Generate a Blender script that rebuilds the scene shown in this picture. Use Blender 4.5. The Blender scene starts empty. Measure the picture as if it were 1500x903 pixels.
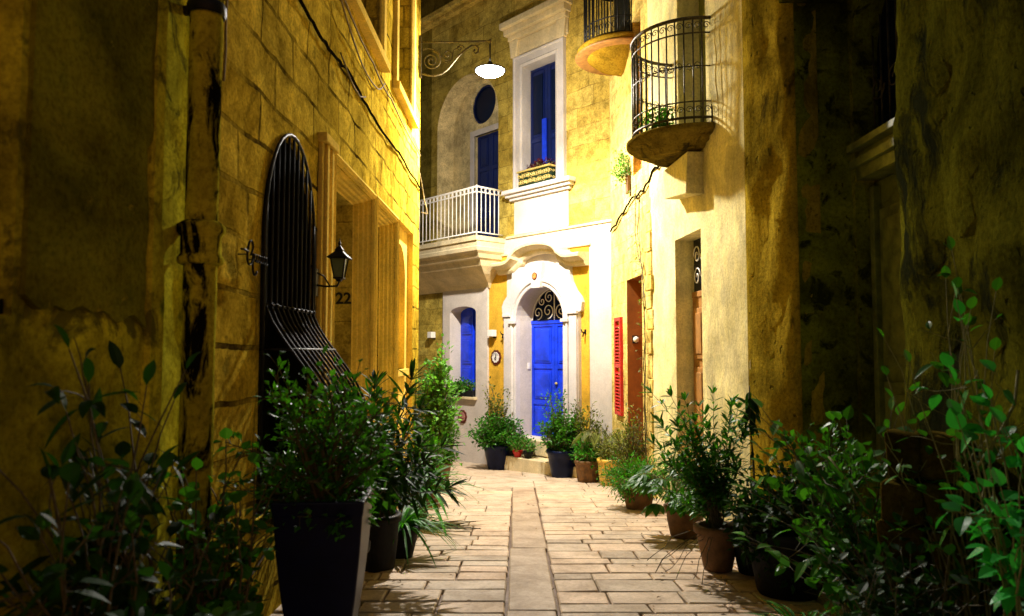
import bpy, math, random
from mathutils import Vector, noise, geometry
R_ = math.radians
SC = bpy.context.scene
C = SC.collection
rnd = random.Random(7)
ZB = {}
SLOPE = 0.06
EYE = 1.34
def gz(y):
    if y < -6: return 0.36
    if y > 20: return -1.2
    return -SLOPE * y

# ------------------------------------------------------------------ materials
def lin(c):
    return tuple(c) + (1.0,)
def new_mat(name):
    m = bpy.data.materials.new(name); m.use_nodes = True
    nt = m.node_tree
    b = nt.nodes['Principled BSDF']
    return m, nt, b
def N(nt, t, **kw):
    n = nt.nodes.new(t)
    for k, v in kw.items():
        if k in n.inputs: n.inputs[k].default_value = v
        else: setattr(n, k, v)
    return n
def ramp(nt, fac, stops):
    r = nt.nodes.new('ShaderNodeValToRGB')
    cr = r.color_ramp
    while len(cr.elements) < len(stops): cr.elements.new(0.5)
    for e, (p, c) in zip(cr.elements, stops):
        e.position = p; e.color = c if len(c) == 4 else lin(c)
    nt.links.new(fac, r.inputs[0])
    return r.outputs[0]
def mixc(nt, fac, a, b, mode='MIX'):
    m = nt.nodes.new('ShaderNodeMix'); m.data_type = 'RGBA'; m.blend_type = mode
    for sock, v in ((m.inputs[0], fac), (m.inputs[6], a), (m.inputs[7], b)):
        if hasattr(v, 'is_linked') or hasattr(v, 'links'): nt.links.new(v, sock)
        elif isinstance(v, (int, float)): sock.default_value = v
        else: sock.default_value = lin(v) if len(v) == 3 else v
    return m.outputs[2]
def wall_vec(nt, scale=(1, 1, 1)):
    tc = nt.nodes.new('ShaderNodeTexCoord')
    sx = nt.nodes.new('ShaderNodeSeparateXYZ'); nt.links.new(tc.outputs['Object'], sx.inputs[0])
    ad = N(nt, 'ShaderNodeMath', operation='ADD'); nt.links.new(sx.outputs[0], ad.inputs[0]); nt.links.new(sx.outputs[1], ad.inputs[1])
    cb = nt.nodes.new('ShaderNodeCombineXYZ'); nt.links.new(ad.outputs[0], cb.inputs[0]); nt.links.new(sx.outputs[2], cb.inputs[1])
    return tc.outputs['Object'], cb.outputs[0]
def noise_tex(nt, vec, scale, detail=6, rough=0.6, dist=0.0, stretch=None):
    if stretch:
        mp = nt.nodes.new('ShaderNodeMapping'); mp.inputs['Scale'].default_value = stretch
        nt.links.new(vec, mp.inputs[0]); vec = mp.outputs[0]
    n = N(nt, 'ShaderNodeTexNoise', Scale=scale, Detail=detail, Roughness=rough, Distortion=dist)
    nt.links.new(vec, n.inputs['Vector'])
    return n.outputs['Fac']
def stone(name, c1, c2, mortar, bw=0.5, bh=0.26, bump=0.5, stain=(0.45, 1.1), pits=0.0, rough=0.92, streak=False, ms=0.012, dark=None, dark_t=0.6, grit=0.8, dscale=2.2):
    m, nt, b = new_mat(name)
    ob, uv = wall_vec(nt)
    dn = N(nt, 'ShaderNodeTexNoise', Scale=2.5, Detail=4.0); nt.links.new(ob, dn.inputs['Vector'])
    va = N(nt, 'ShaderNodeVectorMath', operation='MULTIPLY_ADD'); nt.links.new(dn.outputs['Color'], va.inputs[0])
    va.inputs[1].default_value = (0.09, 0.07, 0); nt.links.new(uv, va.inputs[2])
    big = noise_tex(nt, ob, 1.1, 8, 0.65, 0.4)
    med = noise_tex(nt, ob, 5.0, 8, 0.7, 0.2, (1, 1, 0.35) if streak else None)
    fine = noise_tex(nt, ob, 38, 8, 0.75)
    height = nt.nodes.new('ShaderNodeMath'); height.operation = 'MULTIPLY_ADD'
    if bw:
        br = N(nt, 'ShaderNodeTexBrick', Scale=1.0)
        br.inputs['Color1'].default_value = lin(c1); br.inputs['Color2'].default_value = lin(c2); br.inputs['Mortar'].default_value = lin(mortar)
        br.inputs['Mortar Size'].default_value = ms; br.inputs['Mortar Smooth'].default_value = 0.3
        br.offset_frequency = 2; br.squash = 1.35; br.squash_frequency = 3
        br.inputs['Brick Width'].default_value = bw; br.inputs['Row Height'].default_value = bh; br.inputs['Bias'].default_value = 0.0
        nt.links.new(va.outputs[0], br.inputs['Vector'])
        fz = ramp(nt, noise_tex(nt, ob, 1.7, 5, 0.6), [(0.38, (0.12,) * 3), (0.6, (1, 1, 1))])
        fm = N(nt, 'ShaderNodeMath', operation='MULTIPLY'); nt.links.new(br.outputs['Fac'], fm.inputs[0]); nt.links.new(fz, fm.inputs[1]); fac = fm.outputs[0]
        br.inputs['Mortar'].default_value = lin(tuple((x+y)/2 for x, y in zip(c1, c2)))
        col = mixc(nt, fac, br.outputs['Color'], mortar)
    else:
        col = ramp(nt, med, [(0.3, c1), (0.7, c2)]); fac = None
    tone = ramp(nt, big, [(0.38, (stain[0],) * 3), (0.6, (stain[1],) * 3)])
    col = mixc(nt, 1.0, col, tone, 'MULTIPLY')
    tone2 = ramp(nt, med, [(0.38, (0.5, 0.47, 0.38)), (0.56, (1.1, 1.08, 1.0))])
    col = mixc(nt, grit, col, tone2, 'MULTIPLY')
    tone3 = ramp(nt, fine, [(0.36, (0.5, 0.47, 0.4)), (0.55, (1.1, 1.1, 1.05))])
    col = mixc(nt, grit, col, tone3, 'MULTIPLY')
    if dark:
        k = ramp(nt, noise_tex(nt, ob, dscale, 9, 0.7, 0.6, (1, 1, 0.4) if streak else None), [(dark_t, (0, 0, 0)), (dark_t + 0.07, (1, 1, 1))])
        col = mixc(nt, k, col, dark)
    if pits:
        dv = N(nt, 'ShaderNodeVectorMath', operation='MULTIPLY_ADD'); dv.inputs[1].default_value = (0.22, 0.22, 0.3)
        dn2 = N(nt, 'ShaderNodeTexNoise', Scale=7.0, Detail=5.0); nt.links.new(ob, dn2.inputs['Vector']); nt.links.new(dn2.outputs['Color'], dv.inputs[0]); nt.links.new(ob, dv.inputs[2])
        mp2 = nt.nodes.new('ShaderNodeMapping'); mp2.inputs['Scale'].default_value = (1, 1, 0.6); nt.links.new(dv.outputs[0], mp2.inputs[0])
        vo = N(nt, 'ShaderNodeTexVoronoi', Scale=8.0); nt.links.new(mp2.outputs[0], vo.inputs['Vector'])
        sb = N(nt, 'ShaderNodeMath', operation='MULTIPLY_ADD'); nt.links.new(big, sb.inputs[0]); sb.inputs[1].default_value = 0.55; nt.links.new(vo.outputs['Distance'], sb.inputs[2])
        pk = ramp(nt, sb.outputs[0], [(0.3, (1, 1, 1)), (0.40, (0, 0, 0))])
        col = mixc(nt, pk, col, tuple(x * 0.25 for x in c1))
    nt.links.new(col, b.inputs['Base Color'])
    b.inputs['Roughness'].default_value = rough; b.inputs['Specular IOR Level'].default_value = 0.0
    # bump
    s1 = N(nt, 'ShaderNodeMath', operation='MULTIPLY'); nt.links.new(fine, s1.inputs[0]); s1.inputs[1].default_value = 0.35
    s2 = N(nt, 'ShaderNodeMath', operation='MULTIPLY_ADD'); nt.links.new(med, s2.inputs[0]); s2.inputs[1].default_value = 1.4; nt.links.new(s1.outputs[0], s2.inputs[2])
    h = s2.outputs[0]
    if fac is not None:
        s3 = N(nt, 'ShaderNodeMath', operation='MULTIPLY_ADD'); nt.links.new(fac, s3.inputs[0]); s3.inputs[1].default_value = -1.1; nt.links.new(h, s3.inputs[2]); h = s3.outputs[0]
    if dark:
        s5 = N(nt, 'ShaderNodeMath', operation='MULTIPLY_ADD'); nt.links.new(k, s5.inputs[0]); s5.inputs[1].default_value = -0.9; nt.links.new(h, s5.inputs[2]); h = s5.outputs[0]
    if pits:
        s4 = N(nt, 'ShaderNodeMath', operation='MULTIPLY_ADD'); nt.links.new(pk, s4.inputs[0]); s4.inputs[1].default_value = -1.5; nt.links.new(h, s4.inputs[2]); h = s4.outputs[0]
    bp = N(nt, 'ShaderNodeBump', Strength=bump, Distance=0.02); nt.links.new(h, bp.inputs['Height']); nt.links.new(bp.outputs[0], b.inputs['Normal'])
    return m
def plain(name, c, rough=0.6, metal=0.0, var=0.2, bump=0.1, scale=6.0, spec=0.4):
    m, nt, b = new_mat(name)
    tc = nt.nodes.new('ShaderNodeTexCoord')
    n1 = noise_tex(nt, tc.outputs['Object'], scale, 7, 0.65, 0.3)
    lo = tuple(max(0, x * (1 - var * 1.6)) for x in c); hi = tuple(min(1, x * (1 + var * 0.5)) for x in c)
    nt.links.new(ramp(nt, n1, [(0.3, lo), (0.65, hi)]), b.inputs['Base Color'])
    b.inputs['Roughness'].default_value = rough; b.inputs['Metallic'].default_value = metal; b.inputs['Specular IOR Level'].default_value = spec
    n2 = noise_tex(nt, tc.outputs['Object'], scale * 8, 6, 0.7)
    if bump:
        bp = N(nt, 'ShaderNodeBump', Strength=bump, Distance=0.01); nt.links.new(n2, bp.inputs['Height']); nt.links.new(bp.outputs[0], b.inputs['Normal'])
    return m
def leafmat(name, c, rough=0.4, trans=0.35):
    m, nt, b = new_mat(name)
    at = nt.nodes.new('ShaderNodeAttribute'); at.attribute_name = 'tone'
    lo = tuple(x * 0.45 for x in c); hi = tuple(min(1, x * 1.5) for x in c)
    col = ramp(nt, at.outputs['Fac'], [(0.0, lo), (0.8, c), (1.0, hi)])
    nt.links.new(col, b.inputs['Base Color']); b.inputs['Roughness'].default_value = rough
    b.inputs['Specular IOR Level'].default_value = 0.22
    tr = nt.nodes.new('ShaderNodeBsdfTranslucent')
    c2 = mixc(nt, 1.0, col, (1.3, 1.6, 0.5, 1), 'MULTIPLY'); nt.links.new(c2, tr.inputs[0])
    mx = nt.nodes.new('ShaderNodeMixShader'); mx.inputs[0].default_value = trans
    nt.links.new(b.outputs[0], mx.inputs[1]); nt.links.new(tr.outputs[0], mx.inputs[2])
    nt.links.new(mx.outputs[0], nt.nodes['Material Output'].inputs[0])
    return m
def emit(name, c, s):
    m, nt, b = new_mat(name)
    b.inputs['Emission Color'].default_value = lin(c); b.inputs['Emission Strength'].default_value = s
    b.inputs['Base Color'].default_value = lin((0.8, 0.8, 0.8))
    return m
MT = {}
MT['left_stone'] = stone('limestone_left', (0.80, 0.58, 0.07), (0.50, 0.34, 0.03), (0.08, 0.05, 0.01), 0.62, 0.3, 1.0, (0.6, 1.15), dark=(0.34, 0.25, 0.03), dark_t=0.6, ms=0.016)
MT['left_trim'] = stone('limestone_trim', (0.88, 0.66, 0.16), (0.78, 0.54, 0.10), (0.3, 0.2, 0.05), 0, 0, 0.3, (0.8, 1.1), streak=True, grit=0.4)
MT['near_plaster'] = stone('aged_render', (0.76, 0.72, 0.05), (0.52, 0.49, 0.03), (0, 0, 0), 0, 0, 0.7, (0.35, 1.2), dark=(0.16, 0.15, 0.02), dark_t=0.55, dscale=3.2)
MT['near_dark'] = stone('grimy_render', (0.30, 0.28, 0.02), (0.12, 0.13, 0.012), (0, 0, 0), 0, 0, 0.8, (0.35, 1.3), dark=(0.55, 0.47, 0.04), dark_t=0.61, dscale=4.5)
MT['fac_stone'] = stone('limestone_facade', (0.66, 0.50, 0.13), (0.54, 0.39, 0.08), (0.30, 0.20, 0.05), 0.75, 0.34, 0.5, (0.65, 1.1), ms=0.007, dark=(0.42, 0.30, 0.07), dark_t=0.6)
MT['fac_white'] = stone('painted_facade_render', (0.62, 0.56, 0.51), (0.53, 0.47, 0.42), (0, 0, 0), 0, 0, 0.15, (0.85, 1.05), grit=0.25)
MT['white_trim'] = stone('white_painted_stone', (0.64, 0.60, 0.60), (0.54, 0.50, 0.48), (0, 0, 0), 0, 0, 0.25, (0.8, 1.03), streak=True, grit=0.22, dark=(0.6, 0.5, 0.36), dark_t=0.64)
MT['cream_trim'] = stone('cream_painted_stone', (0.76, 0.65, 0.42), (0.66, 0.54, 0.32), (0, 0, 0), 0, 0, 0.35, (0.75, 1.05), streak=True, grit=0.35, dark=(0.45, 0.34, 0.16), dark_t=0.62)
MT['ochre'] = stone('ochre_render', (0.66, 0.40, 0.05), (0.58, 0.33, 0.035), (0, 0, 0), 0, 0, 0.2, (0.75, 1.1), grit=0.4)
MT['right_stone'] = stone('limestone_right', (0.78, 0.62, 0.22), (0.68, 0.50, 0.14), (0.4, 0.26, 0.06), 0.6, 0.32, 0.4, (0.75, 1.1), ms=0.006)
MT['right_plaster'] = stone('cream_render', (0.84, 0.76, 0.46), (0.76, 0.66, 0.28), (0, 0, 0), 0, 0, 0.55, (0.7, 1.1), streak=True, grit=0.5, dark=(0.38, 0.28, 0.05), dark_t=0.64)
MT['rough'] = stone('weathered_corner_stone', (0.52, 0.38, 0.04), (0.36, 0.25, 0.02), (0, 0, 0), 0, 0, 1.0, (0.45, 1.2), pits=1, streak=True, dark=(0.07, 0.045, 0.01), dark_t=0.6)
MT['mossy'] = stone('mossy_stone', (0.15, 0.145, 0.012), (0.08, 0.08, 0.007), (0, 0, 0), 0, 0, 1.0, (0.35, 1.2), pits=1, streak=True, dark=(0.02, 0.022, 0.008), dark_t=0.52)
MT['rubble'] = stone('rubble_block', (0.22, 0.15, 0.03), (0.14, 0.11, 0.02), (0.02, 0.02, 0.01), 0, 0, 1.0, (0.3, 1.2), streak=True)
MT['blue'] = plain('blue_door_paint', (0.008, 0.045, 0.74), 0.34, 0, 0.28, 0.22, 4)
MT['navy'] = plain('dark_blue_paint', (0.004, 0.012, 0.09), 0.4, 0, 0.2, 0.06, 3)
MT['glass'] = plain('dark_window_glass', (0.004, 0.008, 0.03), 0.25, 0, 0.1, 0.02, 3, 0.15)
MT['iron'] = plain('black_iron', (0.010, 0.009, 0.008), 0.5, 0.1, 0.3, 0.3, 20, 0.25)
MT['rust_iron'] = plain('weathered_iron', (0.09, 0.07, 0.03), 0.45, 0.5, 0.5, 0.4, 25)
MT['white_iron'] = plain('white_painted_iron', (0.78, 0.74, 0.66), 0.45, 0, 0.1, 0.1, 20)
MT['dark_wood'] = plain('dark_shutter_wood', (0.012, 0.013, 0.010), 0.6, 0, 0.4, 0.3, 8, 0.05)
MT['green_wood'] = plain('olive_door_wood', (0.20, 0.22, 0.04), 0.55, 0, 0.4, 0.3, 8)
MT['brown_wood'] = plain('brown_door_wood', (0.36, 0.17, 0.04), 0.55, 0, 0.3, 0.2, 8)
MT['orange'] = plain('orange_brown_paint', (0.32, 0.10, 0.012), 0.6, 0, 0.2, 0.15, 5)
MT['red'] = plain('red_paint', (0.50, 0.016, 0.01), 0.4, 0, 0.15, 0.05, 5)
MT['terracotta'] = plain('terracotta', (0.17, 0.085, 0.03), 0.8, 0, 0.3, 0.3, 12)
MT['yellow_pot'] = plain('yellow_glazed_clay', (0.66, 0.42, 0.05), 0.5, 0, 0.2, 0.15, 10)
MT['blue_pot'] = plain('dark_blue_glazed_clay', (0.002, 0.006, 0.035), 0.35, 0, 0.3, 0.1, 10, 0.15)
MT['planter'] = plain('navy_planter', (0.002, 0.003, 0.028), 0.4, 0, 0.4, 0.1, 5, 0.22)
MT['black_pot'] = plain('black_plastic', (0.010, 0.010, 0.010), 0.6, 0, 0.6, 0.3, 5, 0.15)
MT['soil'] = plain('soil', (0.03, 0.02, 0.01), 0.95, 0, 0.5, 0.8, 30)
MT['bark'] = plain('stem_bark', (0.10, 0.08, 0.03), 0.7, 0, 0.4, 0.4, 30)
MT['green_stem'] = plain('green_stem', (0.26, 0.24, 0.07), 0.6, 0, 0.3, 0.2, 30)
MT['tile'] = plain('ceramic_tile', (0.72, 0.68, 0.62), 0.3, 0, 0.1, 0.03, 10)
MT['tile_red'] = plain('brown_red_glaze', (0.10, 0.02, 0.012), 0.35, 0, 0.3, 0.05, 10)
MT['tile_pink'] = plain('pink_glaze', (0.42, 0.2, 0.16), 0.35, 0, 0.3, 0.05, 10)
MT['tile_orange'] = plain('orange_glaze', (0.65, 0.25, 0.05), 0.35, 0, 0.2, 0.05, 10)
MT['gold'] = plain('gilt_ironwork', (0.55, 0.42, 0.12), 0.5, 0.2, 0.3, 0.2, 20)
MT['green_iron'] = plain('dark_green_box', (0.01, 0.025, 0.008), 0.5, 0, 0.3, 0.1, 20)
MT['cable'] = plain('pale_cable', (0.24, 0.18, 0.08), 0.8, 0, 0.3, 0.1, 30, 0.05)
MT['black_cable'] = plain('black_cable', (0.012, 0.010, 0.006), 0.9, 0, 0.3, 0.1, 30, 0.0)
MT['lamp_green'] = plain('lantern_glass', (0.22, 0.27, 0.12), 0.25, 0, 0.2, 0.02, 10)
MT['pipe'] = stone('peeling_painted_pipe', (0.62, 0.56, 0.05), (0.45, 0.40, 0.03), (0, 0, 0), 0, 0, 0.7, (0.6, 1.1), streak=True, dark=(0.006, 0.006, 0.004), dark_t=0.5, dscale=8)
MT['dimmed_cream'] = stone('dimmed_cream_render', (0.72, 0.62, 0.38), (0.6, 0.5, 0.28), (0, 0, 0), 0, 0, 0.3, (0.7, 1.1))  # cream toned down, painting weaker lamplight into the balcony recess
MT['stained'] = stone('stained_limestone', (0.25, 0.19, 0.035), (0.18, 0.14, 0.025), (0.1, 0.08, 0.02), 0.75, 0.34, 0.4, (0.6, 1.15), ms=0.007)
MT['dimmed_mid'] = stone('dimmed_limestone', (0.54, 0.42, 0.10), (0.44, 0.32, 0.06), (0.2, 0.15, 0.03), 0.75, 0.34, 0.4, (0.65, 1.15), ms=0.007)  # limestone colour darkened in place of weaker lamplight on the left upper wall
MT['bowl'] = stone('ochre_balcony_stone', (0.40, 0.25, 0.025), (0.30, 0.18, 0.015), (0, 0, 0), 0, 0, 0.3, (0.7, 1.1))
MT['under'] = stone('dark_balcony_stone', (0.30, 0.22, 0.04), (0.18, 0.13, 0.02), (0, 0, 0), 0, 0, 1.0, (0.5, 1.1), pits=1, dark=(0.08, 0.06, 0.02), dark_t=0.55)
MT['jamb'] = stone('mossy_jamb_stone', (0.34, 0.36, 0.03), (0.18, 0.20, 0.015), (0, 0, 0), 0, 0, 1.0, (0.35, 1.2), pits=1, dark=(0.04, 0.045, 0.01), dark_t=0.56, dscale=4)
L1 = leafmat('leaf_dark', (0.018, 0.06, 0.007), 0.55, 0.3)
L2 = leafmat('leaf_mid', (0.055, 0.20, 0.015), 0.4, 0.35)
L3 = leafmat('leaf_light', (0.12, 0.30, 0.05), 0.45, 0.4)
L4 = leafmat('leaf_olive', (0.15, 0.17, 0.03), 0.5, 0.35)
L5 = leafmat('leaf_fern', (0.055, 0.24, 0.015), 0.5, 0.35)
L6 = leafmat('flower_dark_red', (0.10, 0.012, 0.02), 0.5, 0.3)
L7 = leafmat('leaf_brightened', (0.05, 0.42, 0.07), 0.35, 0.35)  # green raised to imitate a cool light falling on the right edge climber
# paving
def paving_mat(name, c, var):
    m, nt, b = new_mat(name)
    tc = nt.nodes.new('ShaderNodeTexCoord'); ob = tc.outputs['Object']
    at = nt.nodes.new('ShaderNodeAttribute'); at.attribute_name = 'tone'
    c0 = ramp(nt, at.outputs['Fac'], [(0, tuple(x * (1 - var) for x in c)), (0.5, c), (1, tuple(x * y for x, y in zip(c, (1.12, 1.02, 0.95))))])
    n1 = noise_tex(nt, ob, 3.0, 8, 0.7, 0.3); n2 = noise_tex(nt, ob, 40, 8, 0.75)
    col = mixc(nt, 0.7, c0, ramp(nt, n1, [(0.36, (0.5, 0.46, 0.4)), (0.6, (1.08, 1.08, 1.08))]), 'MULTIPLY')
    col = mixc(nt, 0.7, col, ramp(nt, n2, [(0.35, (0.65, 0.62, 0.6)), (0.55, (1.05, 1.05, 1.05))]), 'MULTIPLY')
    nt.links.new(col, b.inputs['Base Color'])
    nt.links.new(ramp(nt, n1, [(0.3, (0.75,) * 3), (0.7, (0.5,) * 3)]), b.inputs['Roughness'])
    b.inputs['Specular IOR Level'].default_value = 0.35
    s = N(nt, 'ShaderNodeMath', operation='MULTIPLY_ADD'); nt.links.new(n1, s.inputs[0]); s.inputs[1].default_value = 2.0; nt.links.new(n2, s.inputs[2])
    bp = N(nt, 'ShaderNodeBump', Strength=0.45, Distance=0.008); nt.links.new(s.outputs[0], bp.inputs['Height']); nt.links.new(bp.outputs[0], b.inputs['Normal'])
    return m
MT['paving'] = paving_mat('limestone_paving', (0.58, 0.46, 0.32), 0.2)
MT['gutter'] = paving_mat('gutter_stone', (0.43, 0.33, 0.22), 0.1)
MT['joint'] = paving_mat('joint_earth', (0.17, 0.10, 0.05), 0.2)

# ------------------------------------------------------------------ mesh builder
class M:
    def __init__(s): s.v = []; s.f = []; s.t = []; s.tone = 0.5; s.sm = []; s.smooth = False
    def face(s, idx): s.f.append(tuple(idx)); s.t.append(s.tone); s.sm.append(s.smooth)
    def add(s, vs, fs):
        b = len(s.v); s.v += [tuple(v) for v in vs]
        for f in fs: s.face([b + i for i in f])
    def box(s, x0, x1, y0, y1, z0, z1):
        if x0 > x1: x0, x1 = x1, x0
        if y0 > y1: y0, y1 = y1, y0
        if z0 > z1: z0, z1 = z1, z0
        s.add([(x0,y0,z0),(x1,y0,z0),(x1,y1,z0),(x0,y1,z0),(x0,y0,z1),(x1,y0,z1),(x1,y1,z1),(x0,y1,z1)],
              [(0,3,2,1),(4,5,6,7),(0,1,5,4),(1,2,6,5),(2,3,7,6),(3,0,4,7)])
        return s
    def tube(s, pts, r, n=6, cap=True):
        pts = [Vector(p) for p in pts]; k = len(pts)
        rs = r if isinstance(r, (list, tuple)) else [r] * k
        b = len(s.v); prev = None
        for i, p in enumerate(pts):
            d = (pts[min(i + 1, k - 1)] - pts[max(i - 1, 0)])
            if d.length < 1e-9: d = Vector((0, 0, 1))
            d.normalize()
            if prev is None:
                a = Vector((0, 0, 1)) if abs(d.z) < 0.9 else Vector((1, 0, 0))
                u = d.cross(a).normalized()
            else:
                u = prev - d * prev.dot(d)
                u = u.normalized() if u.length > 1e-6 else d.orthogonal().normalized()
            prev = u; w = d.cross(u)
            for j in range(n):
                a = 2 * math.pi * j / n
                s.v.append(tuple(p + (u * math.cos(a) + w * math.sin(a)) * rs[i]))
        old = s.smooth; s.smooth = n > 4
        for i in range(k - 1):
            for j in range(n):
                s.face((b+i*n+j, b+i*n+(j+1)%n, b+(i+1)*n+(j+1)%n, b+(i+1)*n+j))
        s.smooth = old
        if cap:
            s.face([b + j for j in range(n)][::-1]); s.face([b + (k-1)*n + j for j in range(n)])
        return s
    def lathe(s, prof, c=(0, 0, 0), n=24, a0=0, a1=2 * math.pi, sx=1, sy=1):
        full = abs(a1 - a0 - 2 * math.pi) < 1e-6
        m = n if full else n + 1
        b = len(s.v)
        for (r, z) in prof:
            for j in range(m):
                a = a0 + (a1 - a0) * j / n
                s.v.append((c[0] + r * math.cos(a) * sx, c[1] + r * math.sin(a) * sy, c[2] + z))
        old = s.smooth; s.smooth = True
        for i in range(len(prof) - 1):
            for j in range(n):
                j2 = (j + 1) % m
                s.face((b+i*m+j, b+i*m+j2, b+(i+1)*m+j2, b+(i+1)*m+j))
        s.smooth = old
        return s
    def prism(s, poly, y0, y1):
        # poly in xz, counter-clockwise seen from -y
        n = len(poly); b = len(s.v)
        s.v += [(x, y0, z) for x, z in poly] + [(x, y1, z) for x, z in poly]
        s.face([b + i for i in range(n)]); s.face([b + n + i for i in range(n)][::-1])
        for i in range(n):
            j = (i + 1) % n; s.face((b+j, b+i, b+n+i, b+n+j))
        return s
    def strip(s, loop, y0, y1, closed=True):
        n = len(loop); b = len(s.v)
        s.v += [(x, y0, z) for x, z in loop] + [(x, y1, z) for x, z in loop]
        for i in range(n if closed else n - 1):
            j = (i + 1) % n; s.face((b+i, b+j, b+n+j, b+n+i))
        return s
    def sheet(s, outer, holes=(), grid=0.0, y=0.0, amp=0.0, freq=3.0, seed=0, tilt=None):
        pts = []; edges = []
        def addloop(lp):
            # densify
            out = []
            for i, p in enumerate(lp):
                q = lp[(i + 1) % len(lp)]
                out.append(p)
                if grid:
                    L = math.hypot(q[0]-p[0], q[1]-p[1]); k = int(L / (grid * 1.5))
                    for j in range(1, k): out.append((p[0]+(q[0]-p[0])*j/k, p[1]+(q[1]-p[1])*j/k))
            b = len(pts); pts.extend(out); n = len(out)
            edges.extend([(b + i, b + (i + 1) % n) for i in range(n)])
        addloop(outer)
        for h in holes: addloop(h)
        nb = len(pts)
        if grid:
            x0 = min(p[0] for p in outer); x1 = max(p[0] for p in outer); z0 = min(p[1] for p in outer); z1 = max(p[1] for p in outer)
            def inside(p, poly):
                c = False; n = len(poly)
                for i in range(n):
                    a, q = poly[i], poly[i-1]
                    if (a[1] > p[1]) != (q[1] > p[1]) and p[0] < (q[0]-a[0])*(p[1]-a[1])/(q[1]-a[1]) + a[0]: c = not c
                return c
            def dist(p, poly):
                d = 9
                for i in range(len(poly)):
                    a, q = Vector(poly[i]), Vector(poly[i-1]); pv = Vector(p)
                    ab = q - a; t = max(0, min(1, (pv-a).dot(ab)/max(ab.length_squared, 1e-9)))
                    d = min(d, (a + ab*t - pv).length)
                return d
            nx = int((x1-x0)/grid); nz = int((z1-z0)/grid)
            for i in range(1, nx):
                for j in range(1, nz):
                    p = (x0+(x1-x0)*i/nx, z0+(z1-z0)*j/nz)
                    if not inside(p, outer) or dist(p, outer) < grid*0.4: continue
                    if any(inside(p, h) or dist(p, h) < grid*0.4 for h in holes): continue
                    pts.append(p)
        r = geometry.delaunay_2d_cdt([Vector(p) for p in pts], edges, [], 0, 1e-5)
        def inpoly(p, poly):
            c = False
            for i in range(len(poly)):
                a, q = poly[i], poly[i-1]
                if (a[1] > p[1]) != (q[1] > p[1]) and p[0] < (q[0]-a[0])*(p[1]-a[1])/(q[1]-a[1]) + a[0]: c = not c
            return c
        keep = []
        for f in r[2]:
            c = (sum(r[0][i].x for i in f)/len(f), sum(r[0][i].y for i in f)/len(f))
            if inpoly(c, outer) and not any(inpoly(c, h) for h in holes): keep.append(f)
        b = len(s.v)
        for i, v in enumerate(r[0]):
            dy = 0
            orig = r[3][i] if len(r) > 3 else [i]
            if amp and (not orig or min(orig) >= nb):
                q = Vector((v.x*freq+seed, v.y*freq, seed*1.7))
                dy = amp * (noise.noise(q) + 0.5*noise.noise(q*2.3) + 0.35*noise.noise(q*5.1))
            s.v.append((v.x, y + dy, v.y))
        old = s.smooth; s.smooth = bool(amp)
        for f in keep: s.face([b + i for i in f])
        s.smooth = old
        return s
    def sweep(s, path, prof, closed=False):
        # path in xz ; prof [(u outward-left, y)]
        n = len(path); b = len(s.v); k = len(prof)
        for i, p in enumerate(path):
            def dr(a, c):
                d = Vector((c[0]-a[0], c[1]-a[1])); return d.normalized()
            if closed: d1 = dr(path[i-1], p); d2 = dr(p, path[(i+1) % n])
            else:
                d1 = dr(path[i-1], p) if i else dr(p, path[1]); d2 = dr(p, path[i+1]) if i < n-1 else d1
            n1 = Vector((-d1.y, d1.x)); n2 = Vector((-d2.y, d2.x)); mm = (n1 + n2).normalized(); sc = 1 / max(0.35, mm.dot(n1))
            for (u, y) in prof: s.v.append((p[0] + mm.x*u*sc, y, p[1] + mm.y*u*sc))
        for i in range(n if closed else n-1):
            for j in range(k-1):
                i2 = (i+1) % n
                s.face((b+i*k+j, b+i2*k+j, b+i2*k+j+1, b+i*k+j+1))
        if not closed:
            s.face([b + j for j in range(k)]); s.face([b + (n-1)*k + j for j in range(k)][::-1])
        return s
    def build(s, name, mat, parent=None, bevel=0.0, frame=None, recalc=True):
        me = bpy.data.meshes.new(name)
        vs = s.v; loc = None
        if parent is not None:
            top = parent
            while top.parent: top = top.parent
            zb = ZB.get(top.name, 0.0)
            if zb: vs = [(x, y, z - zb) for x, y, z in vs]
        else:
            if frame: vs = [tuple(frame.w(x, y, z)) for x, y, z in vs]
            cx = (min(v[0] for v in vs)+max(v[0] for v in vs))/2; cy = (min(v[1] for v in vs)+max(v[1] for v in vs))/2; cz = min(v[2] for v in vs)
            loc = (cx, cy, cz); vs = [(x-cx, y-cy, z-cz) for x, y, z in vs]
        me.from_pydata(vs, [], s.f)
        me.update()
        at = me.attributes.new('tone', 'FLOAT', 'FACE'); at.data.foreach_set('value', s.t)
        me.polygons.foreach_set('use_smooth', s.sm)
        if recalc:
            import bmesh
            bm = bmesh.new(); bm.from_mesh(me); bmesh.ops.recalc_face_normals(bm, faces=bm.faces); bm.to_mesh(me); bm.free()
        me.materials.append(mat)
        o = bpy.data.objects.new(name, me); C.objects.link(o)
        if parent is not None: o.parent = parent
        if loc: o.location = loc
        if bevel:
            md = o.modifiers.new('bevel', 'BEVEL'); md.width = bevel; md.segments = 2; md.limit_method = 'ANGLE'; md.angle_limit = R_(40)
        return o
def tag(o, label=None, cat=None, group=None, kind=None):
    if label: o['label'] = label
    if cat: o['category'] = cat
    if group: o['group'] = group
    if kind: o['kind'] = kind
    return o
def thing(name, label, cat, loc=(0, 0, 0), rz=0, group=None, absz=True):
    o = bpy.data.objects.new(name, None); C.objects.link(o); o.empty_display_size = 0.1
    o.location = loc; o.rotation_euler = (0, 0, rz)
    if absz: ZB[o.name] = loc[2]
    return tag(o, label, cat, group)
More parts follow.
